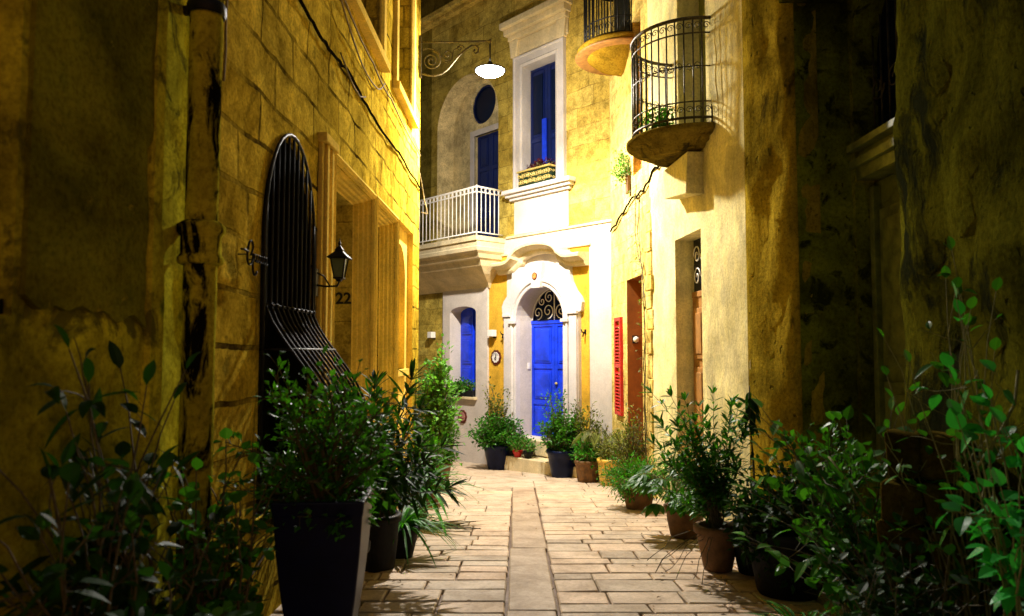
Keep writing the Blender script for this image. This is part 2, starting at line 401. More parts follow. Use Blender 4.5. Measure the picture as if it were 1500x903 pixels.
class Frame:
    def __init__(s, P, t):
        l = math.hypot(*t); s.P = P; s.t = (t[0]/l, t[1]/l); s.n = (-s.t[1], s.t[0]); s.rz = math.atan2(s.t[1], s.t[0])
    def w(s, x, y, z): return Vector((s.P[0]+s.t[0]*x+s.n[0]*y, s.P[1]+s.t[1]*x+s.n[1]*y, z))
    def house(s, name, label, cat, zb): return thing(name, label, cat, (s.P[0], s.P[1], zb), s.rz)
    def at(s, name, label, cat, x, y, z, group=None):      # thing whose local frame is the wall frame centred at x,y,z
        p = s.w(x, y, z); return thing(name, label, cat, tuple(p), s.rz, group, absz=False)
def rect(x0, x1, z0, z1): return [(x0, z0), (x1, z0), (x1, z1), (x0, z1)]
def arch(x0, x1, z0, zs, rise=None, n=14):
    r = (x1-x0)/2; cx = (x0+x1)/2; rise = r if rise is None else rise
    pts = [(x0, z0), (x1, z0)]
    for i in range(n+1):
        a = math.pi*i/n; pts.append((cx + r*math.cos(a), zs + rise*math.sin(a)))
    return pts
def archpath(x0, x1, z0, zs, rise=None, n=18):
    r = (x1-x0)/2; cx = (x0+x1)/2; rise = r if rise is None else rise
    return [(x0, z0)] + [(cx - r*math.cos(math.pi*i/n), zs + rise*math.sin(math.pi*i/n)) for i in range(n+1)] + [(x1, z0)]
def spiral(cx, cz, r0, turns, a0, y=0.0, sgn=1, n=22, r1=0.15):
    return [(cx + r*math.cos(a), y, cz + r*math.sin(a)) for r, a in ((r0*(1-(1-r1)*i/n), a0 + sgn*turns*2*math.pi*i/n) for i in range(n+1))]

FL = Frame((-1.55, 0), (0.0139, 1)); FF = Frame((0.70, 13.5), (0.671, -0.741)); FR = Frame((1.67, 12.45), (0.09, -1))

SKY = 0.15
EXPO = 0.4
# ------------------------------------------------------------------ ground
def build_ground():
    g = M(); xs = [-60, -8, -3, 0, 3, 8, 60]; ys = [-60, -6, 0, 6, 12, 20, 30, 150]
    for j, y in enumerate(ys):
        for x in xs: g.v.append((x, y, gz(y) - 0.035 + (0.0)))
    for j in range(len(ys)-1):
        for i in range(len(xs)-1):
            a = j*len(xs)+i; g.face((a, a+1, a+1+len(xs), a+len(xs)))
    tag(g.build('ground', MT['joint']), kind='structure')
    # fix: dead flat steps between -6 and 0 handled by gz
    r = random.Random(3)
    def strip_x(y): return (-0.03 + 0.0075*(y-4.5), 0.285 + 0.0075*(y-4.5))
    def slab(m, x0, x1, y0, y1, h, tone, gap=0.009, cx=0):
        m.tone = tone
        c = 0.008
        x0 += gap; x1 -= gap; y0 += gap; y1 -= gap
        j = [r.uniform(-0.006, 0.006) for _ in range(8)]
        t0, t1 = gz(y0)+h, gz(y1)+h
        tl = r.uniform(-0.0025, 0.0025)
        o = [(x0+j[0], y0+j[1]), (x1+j[2], y0+j[3]), (x1+j[4], y1+j[5]), (x0+j[6], y1+j[7])]
        vs = [(x, y, gz(y)-0.05) for x, y in o] + [(x, y, gz(y)+h-c) for x, y in o]
        ix = [(1,1),(-1,1),(-1,-1),(1,-1)]
        vs += [(x+a*c*1.2, y+b*c*1.2, gz(y)+h+tl*a) for (x, y), (a, b) in zip(o, ix)]
        m.add(vs, [(0,1,5,4),(1,2,6,5),(2,3,7,6),(3,0,4,7),(4,5,9,8),(5,6,10,9),(6,7,11,10),(7,4,8,11),(8,9,10,11)])
    p = M()
    for side in (-1, 1):
        y = 0.6
        while y < 11.02:
            d = r.choice([0.19, 0.24, 0.26, 0.3, 0.34, 0.2]) if y < 9 else r.uniform(0.3, 0.5)
            if y + d > 10.9: d = 11.05 - y
            s0, s1 = strip_x(y)
            x = (s1 + 0.012) if side > 0 else (s0 - 0.012)
            lim = 2.9
            while abs(x) < lim:
                w = r.choice([0.3, 0.38, 0.44, 0.5, 0.58, 0.34]) * (1 if y < 9 else 1.4)
                nx = x + side*w
                slab(p, min(x, nx), max(x, nx), y, y+d, r.uniform(-0.003, 0.003), r.random(), r.uniform(0.004, 0.010) if y < 7.5 else 0.003)
                x = nx
            y += d
    # larger, smoother flags before the far house
    y = 11.05
    while y < 17.4:
        d = r.uniform(0.7, 0.95); x = -4.2 + r.uniform(0, 0.5)
        while x < 3.2:
            w = r.uniform(0.8, 1.3); slab(p, x, x+w, y, y+d, 0, r.uniform(0.4, 0.8), 0.003); x += w
        y += d
    tag(p.build('paving', MT['paving']), kind='structure')
    q = M(); y = 0.4
    while y < 10.98:
        d = min(r.uniform(1.7, 2.4), 11.03-y); a, b = strip_x(y+d/2)
        q.tone = r.random(); slab(q, a, b, y, y+d, 0.002, 0.4+0.2*q.tone, 0.0025); y += d
    tag(q.build('gutter_strip', MT['gutter']), kind='structure')
build_ground()

# ------------------------------------------------------------------ left house (limestone)
def outline(s0, s1, ztop, n=24):
    lo = [(s0 + (s1-s0)*i/n, -0.06*0 - SLOPE*0) for i in range(n+1)]
    return lo
LH = FL.house('limestone_house', 'ochre limestone block house lining the left side of the alley under the bracket lamp', 'house', -0.7)
def left_house():
    S0, S1, ZT = 3.55, 11.04, 8.2
    outer = [(S0, -0.9), (S1, -0.9), (S1, ZT), (S0, ZT)]
    h_win = arch(4.36, 5.45, 0.35, 2.02, 0.72, 20)
    h1 = rect(5.98, 7.54, -0.55, 2.89); h2 = rect(7.72, 8.95, -0.66, 2.9); h3 = rect(9.12, 10.42, -0.7, 3.0)
    u1 = rect(6.35, 7.85, 4.52, 7.0); u2 = rect(8.86, 10.08, 4.57, 7.0)
    m = M(); m.sheet(outer, [h_win, h1, h2, h3, u1, u2], 0.11, 0, 0.016, 2.2, 3)
    m.strip(h_win, 0, 0.03)
    li = M(); li.strip(h_win, 0.03, 0.3)
    li.build('recess_shade_lining', MT['dark_wood'], LH)  # dark sheet added over the reveal so the recess reads as deep shade
    for h in (u1, u2): m.strip(h, 0, 0.3)
    # end wall, roof and back
    m.add([(S1, 0, -0.9), (S1, 4, -0.9), (S1, 4, ZT), (S1, 0, ZT)], [(0, 1, 2, 3)])
    m.add([(S0, 0, ZT), (S1, 0, ZT), (S1, 4, ZT), (S0, 4, ZT)], [(0, 1, 2, 3)])
    m.build('wall', MT['left_stone'], LH)
    # moulded doorways 1 and 2: nested reveals
    def doorway(x0, x1, zt, zb, name):
        f = M()
        path = [(x0, zb), (x0, zt), (x1, zt), (x1, zb)]
        prof = [(0.075, 0.0), (0.075, -0.035), (0.05, -0.045), (0.035, -0.03), (0.02, -0.03), (0.012, 0.0), (0.0, 0.012), (0.0, 0.03),
                (-0.012, 0.04), (-0.012, 0.07), (-0.03, 0.085), (-0.03, 0.12), (-0.045, 0.13), (-0.045, 0.17), (-0.06, 0.18)]
        f.sweep(path, prof)
        jb = M(); jb.sweep(path, [(-0.06, 0.18), (-0.06, 0.5)]); jb.build('doorway_jamb', MT['dimmed_mid'], LH)
        return f.build(name, MT['left_trim'], LH)
    doorway(5.98, 7.54, 2.89, -0.55, 'doorway_surround')
    doorway(7.72, 8.95, 2.9, -0.66, 'doorway_surround')
    pl = M()
    for (a, b, y) in ((5.54, 5.86, -0.035), (5.60, 5.66, -0.06), (5.74, 5.80, -0.06)): pl.box(a, b, y, 0.0 if y > -0.05 else -0.0352, -0.5, 2.93)
    pl.box(5.51, 5.89, -0.075, 0, 2.931, 3.0); pl.box(5.51, 5.89, -0.07, 0, -0.5, -0.1)
    pl.build('pilaster', MT['left_trim'], LH, 0.006)
    m2 = M(); m2.sheet(rect(9.12, 10.42, -0.7, 3.0), [arch(9.34, 10.24, 1.1, 2.35, 0.42, 16)], 0.12, 0.08, 0.004)
    m2.strip(arch(9.34, 10.24, 1.1, 2.35, 0.42, 16), 0.08, 0.3); m2.strip(rect(9.12, 10.42, -0.7, 3.0), 0, 0.08)
    m2.sheet(rect(9.3, 10.3, 1.0, 2.9), [], 0.12, 0.3, 0.004)
    m2.box(9.3, 10.28, 0.02, 0.26, 1.02, 1.1)
    m2.build('blind_niche', MT['left_trim'], LH)
    # doors inside
    for (x0, x1, zt, zb) in ((6.04, 7.48, 2.83, -0.55), (7.78, 8.89, 2.84, -0.66)):
        d = M(); d.box(x0-0.05, x1+0.05, 0.5, 0.55, zb, zt+0.05)
        nx = 2
        for i in range(nx):
            for (a, b) in ((0.1, 0.36), (0.4, 0.66), (0.7, 0.95)):
                w = (x1-x0)/nx; xa = x0+i*w+0.08; xb = x0+(i+1)*w-0.08; H = zt-zb
                d.box(xa, xb, 0.48, 0.5, zb+H*a, zb+H*b)
        o = d.build('door', MT['green_wood'], LH, 0.006)
        k = M(); k.lathe([(0, 0), (0.02, 0), (0.03, 0.02), (0, 0.05)], ((x0+x1)/2+0.07, 0.45, (zt+zb)/2-0.3), 10); k.build('door_knob', MT['rust_iron'], o)
    # upper windows: surround, frame, panes
    for (x0, x1, z0) in ((6.35, 7.85, 4.52), (8.86, 10.08, 4.57)):
        f = M(); f.sweep([(x0, z0), (x0, 7.0), (x1, 7.0), (x1, z0)], [(0.16, 0), (0.16, -0.05), (0.03, -0.05), (0, -0.02), (0, 0.03)])
        f.box(x0-0.2, x1+0.2, -0.09, 0.02, z0-0.09, z0)
        w = f.build('window', MT['left_trim'], LH)
        g = M(); g.box(x0, x1, 0.26, 0.28, z0, 7.0); g.build('pane', MT['glass'], w)
        g = M(); xc = (x0+x1)/2
        for a, b in ((x0, x0+.06), (xc-.04, xc+.04), (x1-.06, x1)): g.box(a, b, 0.22, 0.258, z0, 7.0)
        for z in (z0, z0+0.8, z0+1.6, 6.94): g.box(x0+.061, xc-.041, 0.225, 0.255, z, z+0.05); g.box(xc+.041, x1-.061, 0.225, 0.255, z, z+0.05)
        g.build('window_frame', MT['green_wood'], w, 0.004)
    # shuttered arched window behind the cage
    d = M(); d.sheet(arch(4.34, 5.47, 0.33, 2.02, 0.74, 20), [], 0, 0.29)
    for i in range(9): x = 4.42 + i*0.116; d.box(x, x+0.1, 0.265, 0.282, 0.4, 2.1)
    for z in (0.45, 1.2, 2.0): d.box(4.38, 5.43, 0.245, 0.263, z, z+0.09)
    d.build('shutter', MT['dark_wood'], LH)
    # bellied iron cage
    c = M(); cx = 4.905; rx = 0.53
    def topz(x): return 2.04 + 0.74*math.sqrt(max(0, 1-((x-cx)/rx)**2))
    prof = lambda z, zt: -0.09 - (0.36*math.sin(math.pi*min(1, (1.62-z)/1.2))**1.0 if z < 1.62 else 0)
    def bow(z):
        if z >= 1.62: return -0.015
        u = (1.62-z)/1.22
        return -0.015 - 0.40*math.sin(math.pi*min(1, u)**1.35)
    nb = 10
    for i in range(nb+1):
        x = cx - rx + 0.03 + (2*rx-0.06)*i/nb
        zt = topz(x) - 0.02
        pts = [(x, -0.015, zt - (zt-1.62)*k/4) for k in range(5)] + [(x, bow(1.62 - 1.22*k/12), 1.62-1.22*k/12) for k in range(1, 13)]
        c.tube(pts, 0.009, 5)
    ar = archpath(cx-rx, cx+rx, 0.4, 2.04, 0.74, 20)
    c.tube([(x, -0.015, z) for x, z in ar], 0.012, 6)
    c.tube([(cx-rx, -0.02, 1.62), (cx+rx, -0.02, 1.62)], 0.010, 5)
    for z in (1.35, 1.0, 0.7):
        b = bow(z); c.tube([(cx-rx, -0.0, z), (cx-rx, b, z), (cx+rx, b, z), (cx+rx, -0.0, z)], 0.010, 5)
    c.tube([(cx-rx, -0.015, 0.4), (cx+rx, -0.015, 0.4)], 0.014, 6)
    for i in range(nb):    # small rosettes along the middle band
        x = cx - rx + 0.03 + (2*rx-0.06)*(i+.5)/nb
        c.lathe([(0, -0.014), (0.014, 0), (0, 0.014)], (x, -0.04, 1.62), 6)
    c.build('window_cage', MT['iron'], LH)
left_house()

# near left rendered house
NH = FL.house('rendered_house', 'dark patchy olive rendered house front nearest the camera on the left', 'house', -0.2)
def near_left():
    m = M(); h = rect(0.9, 2.27, 1.45, 3.4)
    m.sheet([(-1.5, -0.5), (3.55, -0.5), (3.55, 6.0), (-1.5, 6.0)], [h], 0.07, 0.02, 0.02, 2.5, 9)
    m.strip(h, 0.02, 0.3)
    m.build('wall', MT['near_plaster'], NH)
    # old dark render patch over the upper wall, ragged lower edge
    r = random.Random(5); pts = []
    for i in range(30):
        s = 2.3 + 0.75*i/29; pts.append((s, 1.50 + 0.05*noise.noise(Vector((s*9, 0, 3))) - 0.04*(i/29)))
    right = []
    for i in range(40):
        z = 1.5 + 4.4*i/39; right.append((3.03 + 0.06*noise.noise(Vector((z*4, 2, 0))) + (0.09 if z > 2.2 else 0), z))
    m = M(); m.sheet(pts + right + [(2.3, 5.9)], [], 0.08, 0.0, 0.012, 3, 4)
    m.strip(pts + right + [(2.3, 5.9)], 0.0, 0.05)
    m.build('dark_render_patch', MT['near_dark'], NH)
    # raised strip of render
    m = M(); m.sheet([(3.08, -0.4), (3.16, -0.4), (3.17, 1.6), (3.13, 1.9), (3.14, 5), (3.05, 5), (3.06, 1.9)], [], 0.05, -0.012, 0.01, 5, 2)
    m.strip([(3.08, -0.4), (3.16, -0.4), (3.17, 1.6), (3.13, 1.9), (3.14, 5), (3.05, 5), (3.06, 1.9)], -0.012, 0.03)
    m.build('render_seam', MT['near_plaster'], NH)
    d = M(); d.box(0.9, 2.27, 0.1, 0.14, 1.45, 3.4)
    for i in range(22): z = 1.55 + i*0.083; d.box(1.66, 2.18, 0.075, 0.099, z, z+0.055)
    d.box(0.9, 2.26, 0.04, 0.1, 1.455, 1.50)
    o = d.build('shutter', MT['dark_wood'], NH)
near_left()

# clay drain pipe
def pipe():
    p = FL.w(3.35, -0.085, 0); z0 = gz(p.y) - 0.02
    t = thing('drainpipe', 'thick old drainpipe with peeling black paint and a double collar between the two left walls', 'drainpipe', (p.x, p.y, z0), 0, None, False)
    m = M(); prof = [(0.072, 0)]; z = 0
    while z < 6.2: z += 0.08; prof.append((0.072 + 0.004*noise.noise(Vector((z*3, 0, 0))), z))
    m.lathe(prof, (0, 0, 0), 20); m.build('pipe', MT['pipe'], t)
    m = M()
    zc = 1.76 - z0
    m.lathe([(0.079, zc-0.03), (0.098, zc-0.02), (0.102, zc), (0.088, zc+0.02), (0.088, zc+0.1), (0.104, zc+0.12), (0.106, zc+0.15), (0.08, zc+0.17)], (0, 0, 0), 20)
    m.build('collar', MT['pipe'], t)
    m = M(); m.box(-0.13, 0.0, -0.012, 0.012, 2.9-z0, 2.94-z0); m.lathe([(0.081, 2.89-z0), (0.087, 2.9-z0), (0.087, 2.94-z0), (0.081, 2.95-z0)], (0, 0, 0), 16); m.build('bracket', MT['iron'], t)
pipe()

# ------------------------------------------------------------------ street lamp
LAMP = FL.w(10.88, -1.05, 5.52)
def lamp():
    s = 10.86
    t = FL.at('street_lamp', 'lit street lamp hanging from a scrolled iron bracket on the left house', 'street lamp', s, -0.02, 5.55)
    # bracket lies in the plane across the alley: local y negative = over the alley
    b = M(); zt = 0.42
    b.box(-0.03, 0.03, -0.02, 0.02, -0.12, 0.52)
    b.tube([(0, 0, zt), (0, -0.35, zt+0.005), (0, -0.7, zt+0.012), (0, -1.03, zt+0.02)], 0.014, 6)
    b.tube([(0, -0.98, zt+0.015), (0, -1.05, zt+0.02), (0, -1.05, zt-0.02)], [0.014, 0.03, 0.02], 8)
    cur = [(0, -0.0, -0.09), (0, -0.04, -0.06), (0, -0.12, -0.085), (0, -0.22, -0.09), (0, -0.33, -0.06), (0, -0.42, 0.01), (0, -0.5, 0.11), (0, -0.58, 0.21), (0, -0.68, 0.31), (0, -0.77, 0.37), (0, -0.84, 0.37), (0, -0.875, 0.33), (0, -0.87, 0.27), (0, -0.83, 0.25), (0, -0.80, 0.28), (0, -0.82, 0.31)]
    b.tube(cur, 0.015, 6)
    def sp(cy, cz, r0, turns, a0, sg, rr=0.009): b.tube([(0, -x, z) for x, _, z in spiral(cy, cz, r0, turns, a0, 0, sg, 30, 0.12)], rr, 5)
    sp(0.17, 0.14, 0.15, 2.2, math.pi/2, -1, 0.012); sp(0.41, 0.23, 0.10, 1.6, math.pi, 1, 0.010); sp(0.60, 0.33, 0.06, 1.2, 0, 1, 0.008)
    b.tube([(0, -0.3, 0.22), (0, -0.36, 0.12), (0, -0.42, 0.10), (0, -0.48, 0.16), (0, -0.5, 0.3), (0, -0.6, 0.36)], 0.008, 5)
    b.tube([(0, -0.02, 0.3), (0, -0.1, 0.33), (0, -0.2, 0.32), (0, -0.28, 0.26), (0, -0.31, 0.18)], 0.010, 5)
    b.build('bracket', MT['rust_iron'], t)
    h = M(); h.tube([(0, -1.05, 0.42), (0, -1.05, 0.12)], 0.012, 6)
    h.lathe([(0.02, 0.16), (0.035, 0.14), (0.05, 0.10), (0.09, 0.07), (0.20, 0.045), (0.235, 0.03), (0.235, 0.015), (0.2, 0.02)], (0, -1.05, -0.03), 28)
    h.build('lamp_shade', MT['iron'], t)
    e = M(); e.lathe([(0.0, -0.075), (0.08, -0.068), (0.15, -0.045), (0.2, -0.01), (0.215, 0.012), (0.0, 0.014)], (0, -1.05, -0.03), 28)
    e.build('diffuser', emit('lamp_diffuser_glow', (0.86, 0.92, 1.0), 60.0), t)
    ld = bpy.data.lights.new('street_lamp_light', 'SPOT'); ld.energy = LAMP_W; ld.color = (1.0, 0.93, 0.84); ld.shadow_soft_size = 0.07; ld.spot_size = R_(176); ld.spot_blend = 0.75
    l2 = bpy.data.lights.new('street_lamp_glow', 'POINT'); l2.energy = 330; l2.color = (1.0, 0.93, 0.84); l2.shadow_soft_size = 0.1
    lo2 = bpy.data.objects.new('street_lamp_glow', l2); C.objects.link(lo2); lo2.parent = t; lo2.location = (0, -1.05, -0.2)
    lo = bpy.data.objects.new('street_lamp_light', ld); C.objects.link(lo); lo.parent = t; lo.location = (0, -1.05, -0.19)
LAMP_W = 1850
lamp()

# lantern on the left wall, number, lettering, small plates, cables
def lantern():
    t = FL.at('wall_lantern', 'unlit black wall lantern on an iron arm beside the caged arched window', 'lantern', 5.5, 0.0, 1.86)
    t.scale = (0.68, 0.68, 0.68)
    a = M(); a.box(-0.05, 0.05, -0.03, 0, -0.16, 0.14); a.tube([(0, -0.02, -0.04), (0, -0.13, -0.055), (0, -0.25, -0.05), (0, -0.27, 0.0)], 0.012, 6)
    a.tube([(0, -0.02, 0.1), (0, -0.1, 0.06), (0, -0.17, -0.05)], 0.009, 5); a.build('arm', MT['iron'], t)
    b = M(); c = (0, -0.27, 0.0); q = math.pi/4
    def ringframe(z0, r0, z1, r1, w=0.008):
        for k in range(4):
            an = q + k*math.pi/2
            b.tube([(c[0]+r0*math.cos(an), c[1]+r0*math.sin(an), z0), (c[0]+r1*math.cos(an), c[1]+r1*math.sin(an), z1)], w, 4)
    ringframe(0.04, 0.065, 0.25, 0.11)
    b.lathe([(0.0, 0.0), (0.03, 0.0), (0.04, 0.02), (0.08, 0.03), (0.08, 0.045), (0, 0.045)], (c[0], c[1], 0), 4, q, q+2*math.pi)
    b.lathe([(0.0, 0.25), (0.15, 0.25), (0.16, 0.262), (0.06, 0.33), (0.06, 0.35), (0.025, 0.385), (0.012, 0.40), (0.022, 0.42), (0.006, 0.45), (0.004, 0.48), (0, 0.485)], (c[0], c[1], 0), 4, q, q+2*math.pi)
    b.sm = [False]*len(b.sm); b.build('frame', MT['iron'], t)
    g = M(); g.lathe([(0.06, 0.046), (0.102, 0.249)], (c[0], c[1], 0), 4, q, q+2*math.pi); g.sm = [False]*len(g.sm); g.build('glass_pane', MT['lamp_green'], t)
lantern()
def text_obj(name, body, size, depth, mat, loc, rot, label=None, cat=None):
    cu = bpy.data.curves.new(name, 'FONT'); cu.body = body; cu.size = size; cu.extrude = depth; cu.offset = size*0.02; cu.align_x = 'CENTER'; cu.align_y = 'CENTER'
    o = bpy.data.objects.new(name, cu); C.objects.link(o)
    dg = bpy.context.evaluated_depsgraph_get(); me = bpy.data.meshes.new_from_object(o.evaluated_get(dg))
    bpy.data.objects.remove(o); me.materials.clear(); me.materials.append(mat)
    o = bpy.data.objects.new(name, me); C.objects.link(o); o.location = loc; o.rotation_euler = rot
    if label: tag(o, label, cat)
    return o
# 22 on the far jamb of the first doorway (jamb faces the camera)
p = FL.w(7.462, 0.26, 1.87)
text_obj('house_number', '22', 0.16, 0.008, MT['iron'], p, (math.pi/2, 0, FL.rz-math.pi/2), 'black iron house number 22 on the inner jamb of the first left doorway', 'house number')
# wrought lettering
def lettering():
    t = M(); y = -0.05
    G = [(3.88, y, 1.90), (3.93, y, 1.99), (3.91, y, 2.05), (3.86, y, 2.06), (3.81, y, 1.98), (3.79, y, 1.88), (3.82, y, 1.80), (3.88, y, 1.80), (3.93, y, 1.87), (3.94, y, 1.93), (3.93, y, 1.83), (3.95, y, 1.72), (4.0, y, 1.69), (4.04, y, 1.74)]
    def smooth(p, k=4):
        out = []
        for i in range(len(p)-1):
            a, b, c, d = [Vector(p[max(0, min(len(p)-1, j))]) for j in (i-1, i, i+1, i+2)]
            for s in range(k):
                u = s/k; out.append(0.5*((2*b)+(c-a)*u+(2*a-5*b+4*c-d)*u*u+(3*b-a-3*c+d)*u**3))
        out.append(Vector(p[-1])); return out
    t.tube(smooth(G), 0.007, 5)
    w = [(3.96, y, 1.86)]
    for i in range(6):
        x = 3.98 + i*0.058
        w += [(x, y, 1.89), (x+0.012, y, 1.93), (x-0.006, y, 1.905), (x+0.016, y, 1.845), (x+0.042, y, 1.86)]
    t.tube(smooth(w), 0.005, 5)
    t.tube([(3.80, y, 1.93), (3.70, y, 1.94), (3.66, y, 1.935)], 0.011, 5)
    for x, z in ((3.80, 1.9), (4.0, 1.87), (4.25, 1.88)): t.tube([(x, y, z), (x, 0.02, z)], 0.007, 5)
    t.v = [(4.16+(x-4.04)*0.60, y, 1.86+(z-1.88)*0.50) for x, y, z in t.v]
    o = t.build('wrought_iron_lettering', MT['iron'], frame=FL); tag(o, 'black wrought iron cursive name beginning with a tall G on the left stone wall', 'sign')
lettering()
m = M(); m.box(-0.05, 0.05, -0.012, 0, -0.06, 0.06); m.box(-0.02, 0.02, -0.018, -0.012, -0.03, 0.0)
o = m.build('doorbell_plate', MT['tile']); p = FL.w(8.8, 0.30, 1.48); o.location = p; o.rotation_euler = (0, 0, FL.rz-math.pi/2); tag(o, 'small pale doorbell plate inside the second left doorway', 'doorbell')
def cable(pts, r, mat, label, frame=FL, n=8, sag=0.03, wob=0.008, seed=1):
    rr = random.Random(seed); out = []
    for a, b in zip(pts[:-1], pts[1:]):
        for i in range(n):
            u = i/n; out.append((a[0]+(b[0]-a[0])*u, a[1]+(b[1]-a[1])*u + rr.uniform(-wob, wob)*0.5, a[2]+(b[2]-a[2])*u - sag*4*u*(1-u) + rr.uniform(-wob, wob)))
    out.append(pts[-1]); m = M(); m.tube(out, r, 5)
    return tag(m.build('cable', mat, frame=frame), label, 'cable')
cable([(3.7, -0.03, 3.80), (4.89, -0.03, 3.76), (5.6, -0.03, 3.72), (6.3, -0.03, 3.79), (7.6, -0.03, 3.74), (9.2, -0.03, 3.80), (11.0, -0.03, 3.78)], 0.013, MT['black_cable'], 'thick dark cable pinned along the left stone wall, lowest of the cables', seed=2, sag=0.02, wob=0.012)
cable([(5.0, -0.05, 4.4), (5.9, -0.06, 4.24), (6.8, -0.05, 4.02), (7.6, -0.04, 4.08), (8.03, -0.03, 4.3)], 0.008, MT['cable'], 'thin pale cable sagging deepest across the left wall below the upper windows', seed=3, sag=0.02, wob=0.003)
cable([(5.0, -0.04, 4.36), (6.2, -0.04, 4.32), (7.4, -0.03, 4.28), (8.4, -0.03, 4.26), (10.9, -0.03, 4.26)], 0.009, MT['cable'], 'pale cable running nearly straight just beneath the upper window sills of the left house', seed=4, sag=0.03, wob=0.004)
cable([(6.0, -0.045, 3.81), (6.4, -0.05, 3.7), (6.75, -0.045, 3.70), (7.0, -0.04, 3.79)], 0.007, MT['cable'], 'short pale loop of cable hanging under the thick dark cable', seed=5, sag=0.0, wob=0.004)
cable([(3.72, -0.02, 2.72), (3.73, -0.02, 3.4), (3.72, -0.02, 6.0)], 0.007, MT['cable'], 'thin upright pale cable beside the top of the drainpipe', seed=6, sag=0)
cable([(10.9, -0.02, 4.0), (11.05, -0.06, 3.7), (11.0, -0.13, 3.4), (11.0, -0.03, 3.42)], 0.008, MT['cable'], 'loose pale wire end looping off the corner of the left house', seed=7, sag=0)

# ------------------------------------------------------------------ far house
FH = FF.house('corner_house', 'pale house with blue doors and white balcony closing the far end of the alley', 'house', -1.1)
def far_house():
    W = M()
    o_win = arch(-2.95, -2.08, 0.42, 2.14, 0.13, 10)
    o_door = arch(-0.81, 0.43, -0.27, 1.92, None, 20)
    W.sheet([(-5.2, -1.4), (1.50, -1.4), (1.50, 3.55), (-5.2, 3.55)], [o_win, o_door], 0.16, 0, 0.006)
    W.strip(o_win, 0, 0.26); W.strip(o_door, 0, 0.36)
    W.build('lower_wall', MT['fac_white'], FH)
    U = M()
    o_up = rect(-0.70, 0.24, 4.45, 6.82); o_ar = arch(-3.5, -1.45, 3.552, 6.15, None, 24)
    U.sheet([(-0.96, 3.552), (1.50, 3.552), (1.50, 8.6), (-0.96, 8.6)], [o_up], 0.14, 0, 0.012, 2, 6)
    U.build('upper_wall', MT['fac_stone'], FH)
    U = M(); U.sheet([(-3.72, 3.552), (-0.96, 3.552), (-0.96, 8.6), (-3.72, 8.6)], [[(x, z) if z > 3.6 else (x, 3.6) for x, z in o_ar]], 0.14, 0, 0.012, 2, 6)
    U.build('upper_wall', MT['dimmed_mid'], FH)  # darker copy of the facade stone, standing in for lamp fall-off
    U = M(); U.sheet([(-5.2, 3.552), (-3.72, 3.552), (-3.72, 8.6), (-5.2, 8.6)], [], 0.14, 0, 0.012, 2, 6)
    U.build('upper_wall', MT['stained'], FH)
    r = M(); r.strip(o_up, 0, 0.24); r.build('window_reveal', MT['white_trim'], FH)
    # balcony recess with door and oculus
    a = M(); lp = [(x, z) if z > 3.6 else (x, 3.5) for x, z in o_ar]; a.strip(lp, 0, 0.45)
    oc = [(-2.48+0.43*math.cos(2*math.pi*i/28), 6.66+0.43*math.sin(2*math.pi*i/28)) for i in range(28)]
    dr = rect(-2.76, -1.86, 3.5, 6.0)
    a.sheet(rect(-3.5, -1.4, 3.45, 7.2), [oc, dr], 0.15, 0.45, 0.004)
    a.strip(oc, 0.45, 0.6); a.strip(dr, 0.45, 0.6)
    a.build('balcony_recess', MT['dimmed_cream'], FH)
    a = M(); a.sheet([(-2.48+0.5*math.cos(2*math.pi*i/28), 6.66+0.5*math.sin(2*math.pi*i/28)) for i in range(28)], [], 0, 0.57)
    ocm = a.build('oculus_window', MT['glass'], FH)
    b = M(); b.sweep([(-2.48+0.43*math.cos(-2*math.pi*i/28), 6.66+0.43*math.sin(-2*math.pi*i/28)) for i in range(28)], [(-0.04, 0.53), (-0.04, 0.55), (0.0, 0.55), (0, 0.53)], True); b.build('oculus_frame', MT['navy'], ocm)
    def louvred(x0, x1, y, z0, z1, name, mat, panels, leaves=2):
        d = M(); d.box(x0, x1, y, y+0.04, z0, z1)
        w = (x1-x0)/leaves
        for i in range(leaves):
            xa = x0+i*w
            d.box(xa+0.004, xa+0.07, y-0.022, y-0.001, z0, z1); d.box(xa+w-0.07, xa+w-0.004, y-0.022, y-0.001, z0, z1)
            H = z1-z0
            for (p, q) in zip(panels[:-1], panels[1:]):
                d.box(xa+0.071, xa+w-0.071, y-0.02, y-0.001, z0+H*p-0.04 if p else z0, z0+H*p+0.04)
                d.box(xa+0.1, xa+w-0.1, y-0.018, y-0.001, z0+H*p+0.075, z0+H*q-0.075)
                d.box(xa+0.13, xa+w-0.13, y-0.03, y-0.0185, z0+H*p+0.11, z0+H*q-0.11)
            d.box(xa+0.071, xa+w-0.071, y-0.02, y-0.001, z1-0.05, z1)
        return d.build(name, mat, FH, 0.004)
    dd = louvred(-2.76, -1.86, 0.56, 3.5, 6.0, 'balcony_door', MT['navy'], [0, 0.35, 0.7, 1.0])
    f = M(); f.sweep([(-2.76, 3.5), (-2.76, 6.0), (-1.86, 6.0), (-1.86, 3.5)], [(0.12, 0.45), (0.12, 0.43), (0, 0.43), (0, 0.5)]); f.build('door_surround', MT['white_trim'], FH)
    # lower left window: shutter, sill
    s = M(); s.sheet(arch(-2.97, -2.06, 0.40, 2.14, 0.14, 10), [], 0, 0.245)
    for xa in (-2.95, -2.51):
        for (z0, z1) in ((0.5, 1.0), (1.08, 1.62), (1.7, 2.08)): s.box(xa+0.07, xa+0.37, 0.222, 0.243, z0, z1); s.box(xa+0.11, xa+0.33, 0.21, 0.2215, z0+0.05, z1-0.05)
    s.box(-2.53, -2.49, 0.2, 0.2435, 0.42, 2.2); s.build('shutter', MT['blue'], FH, 0.004)
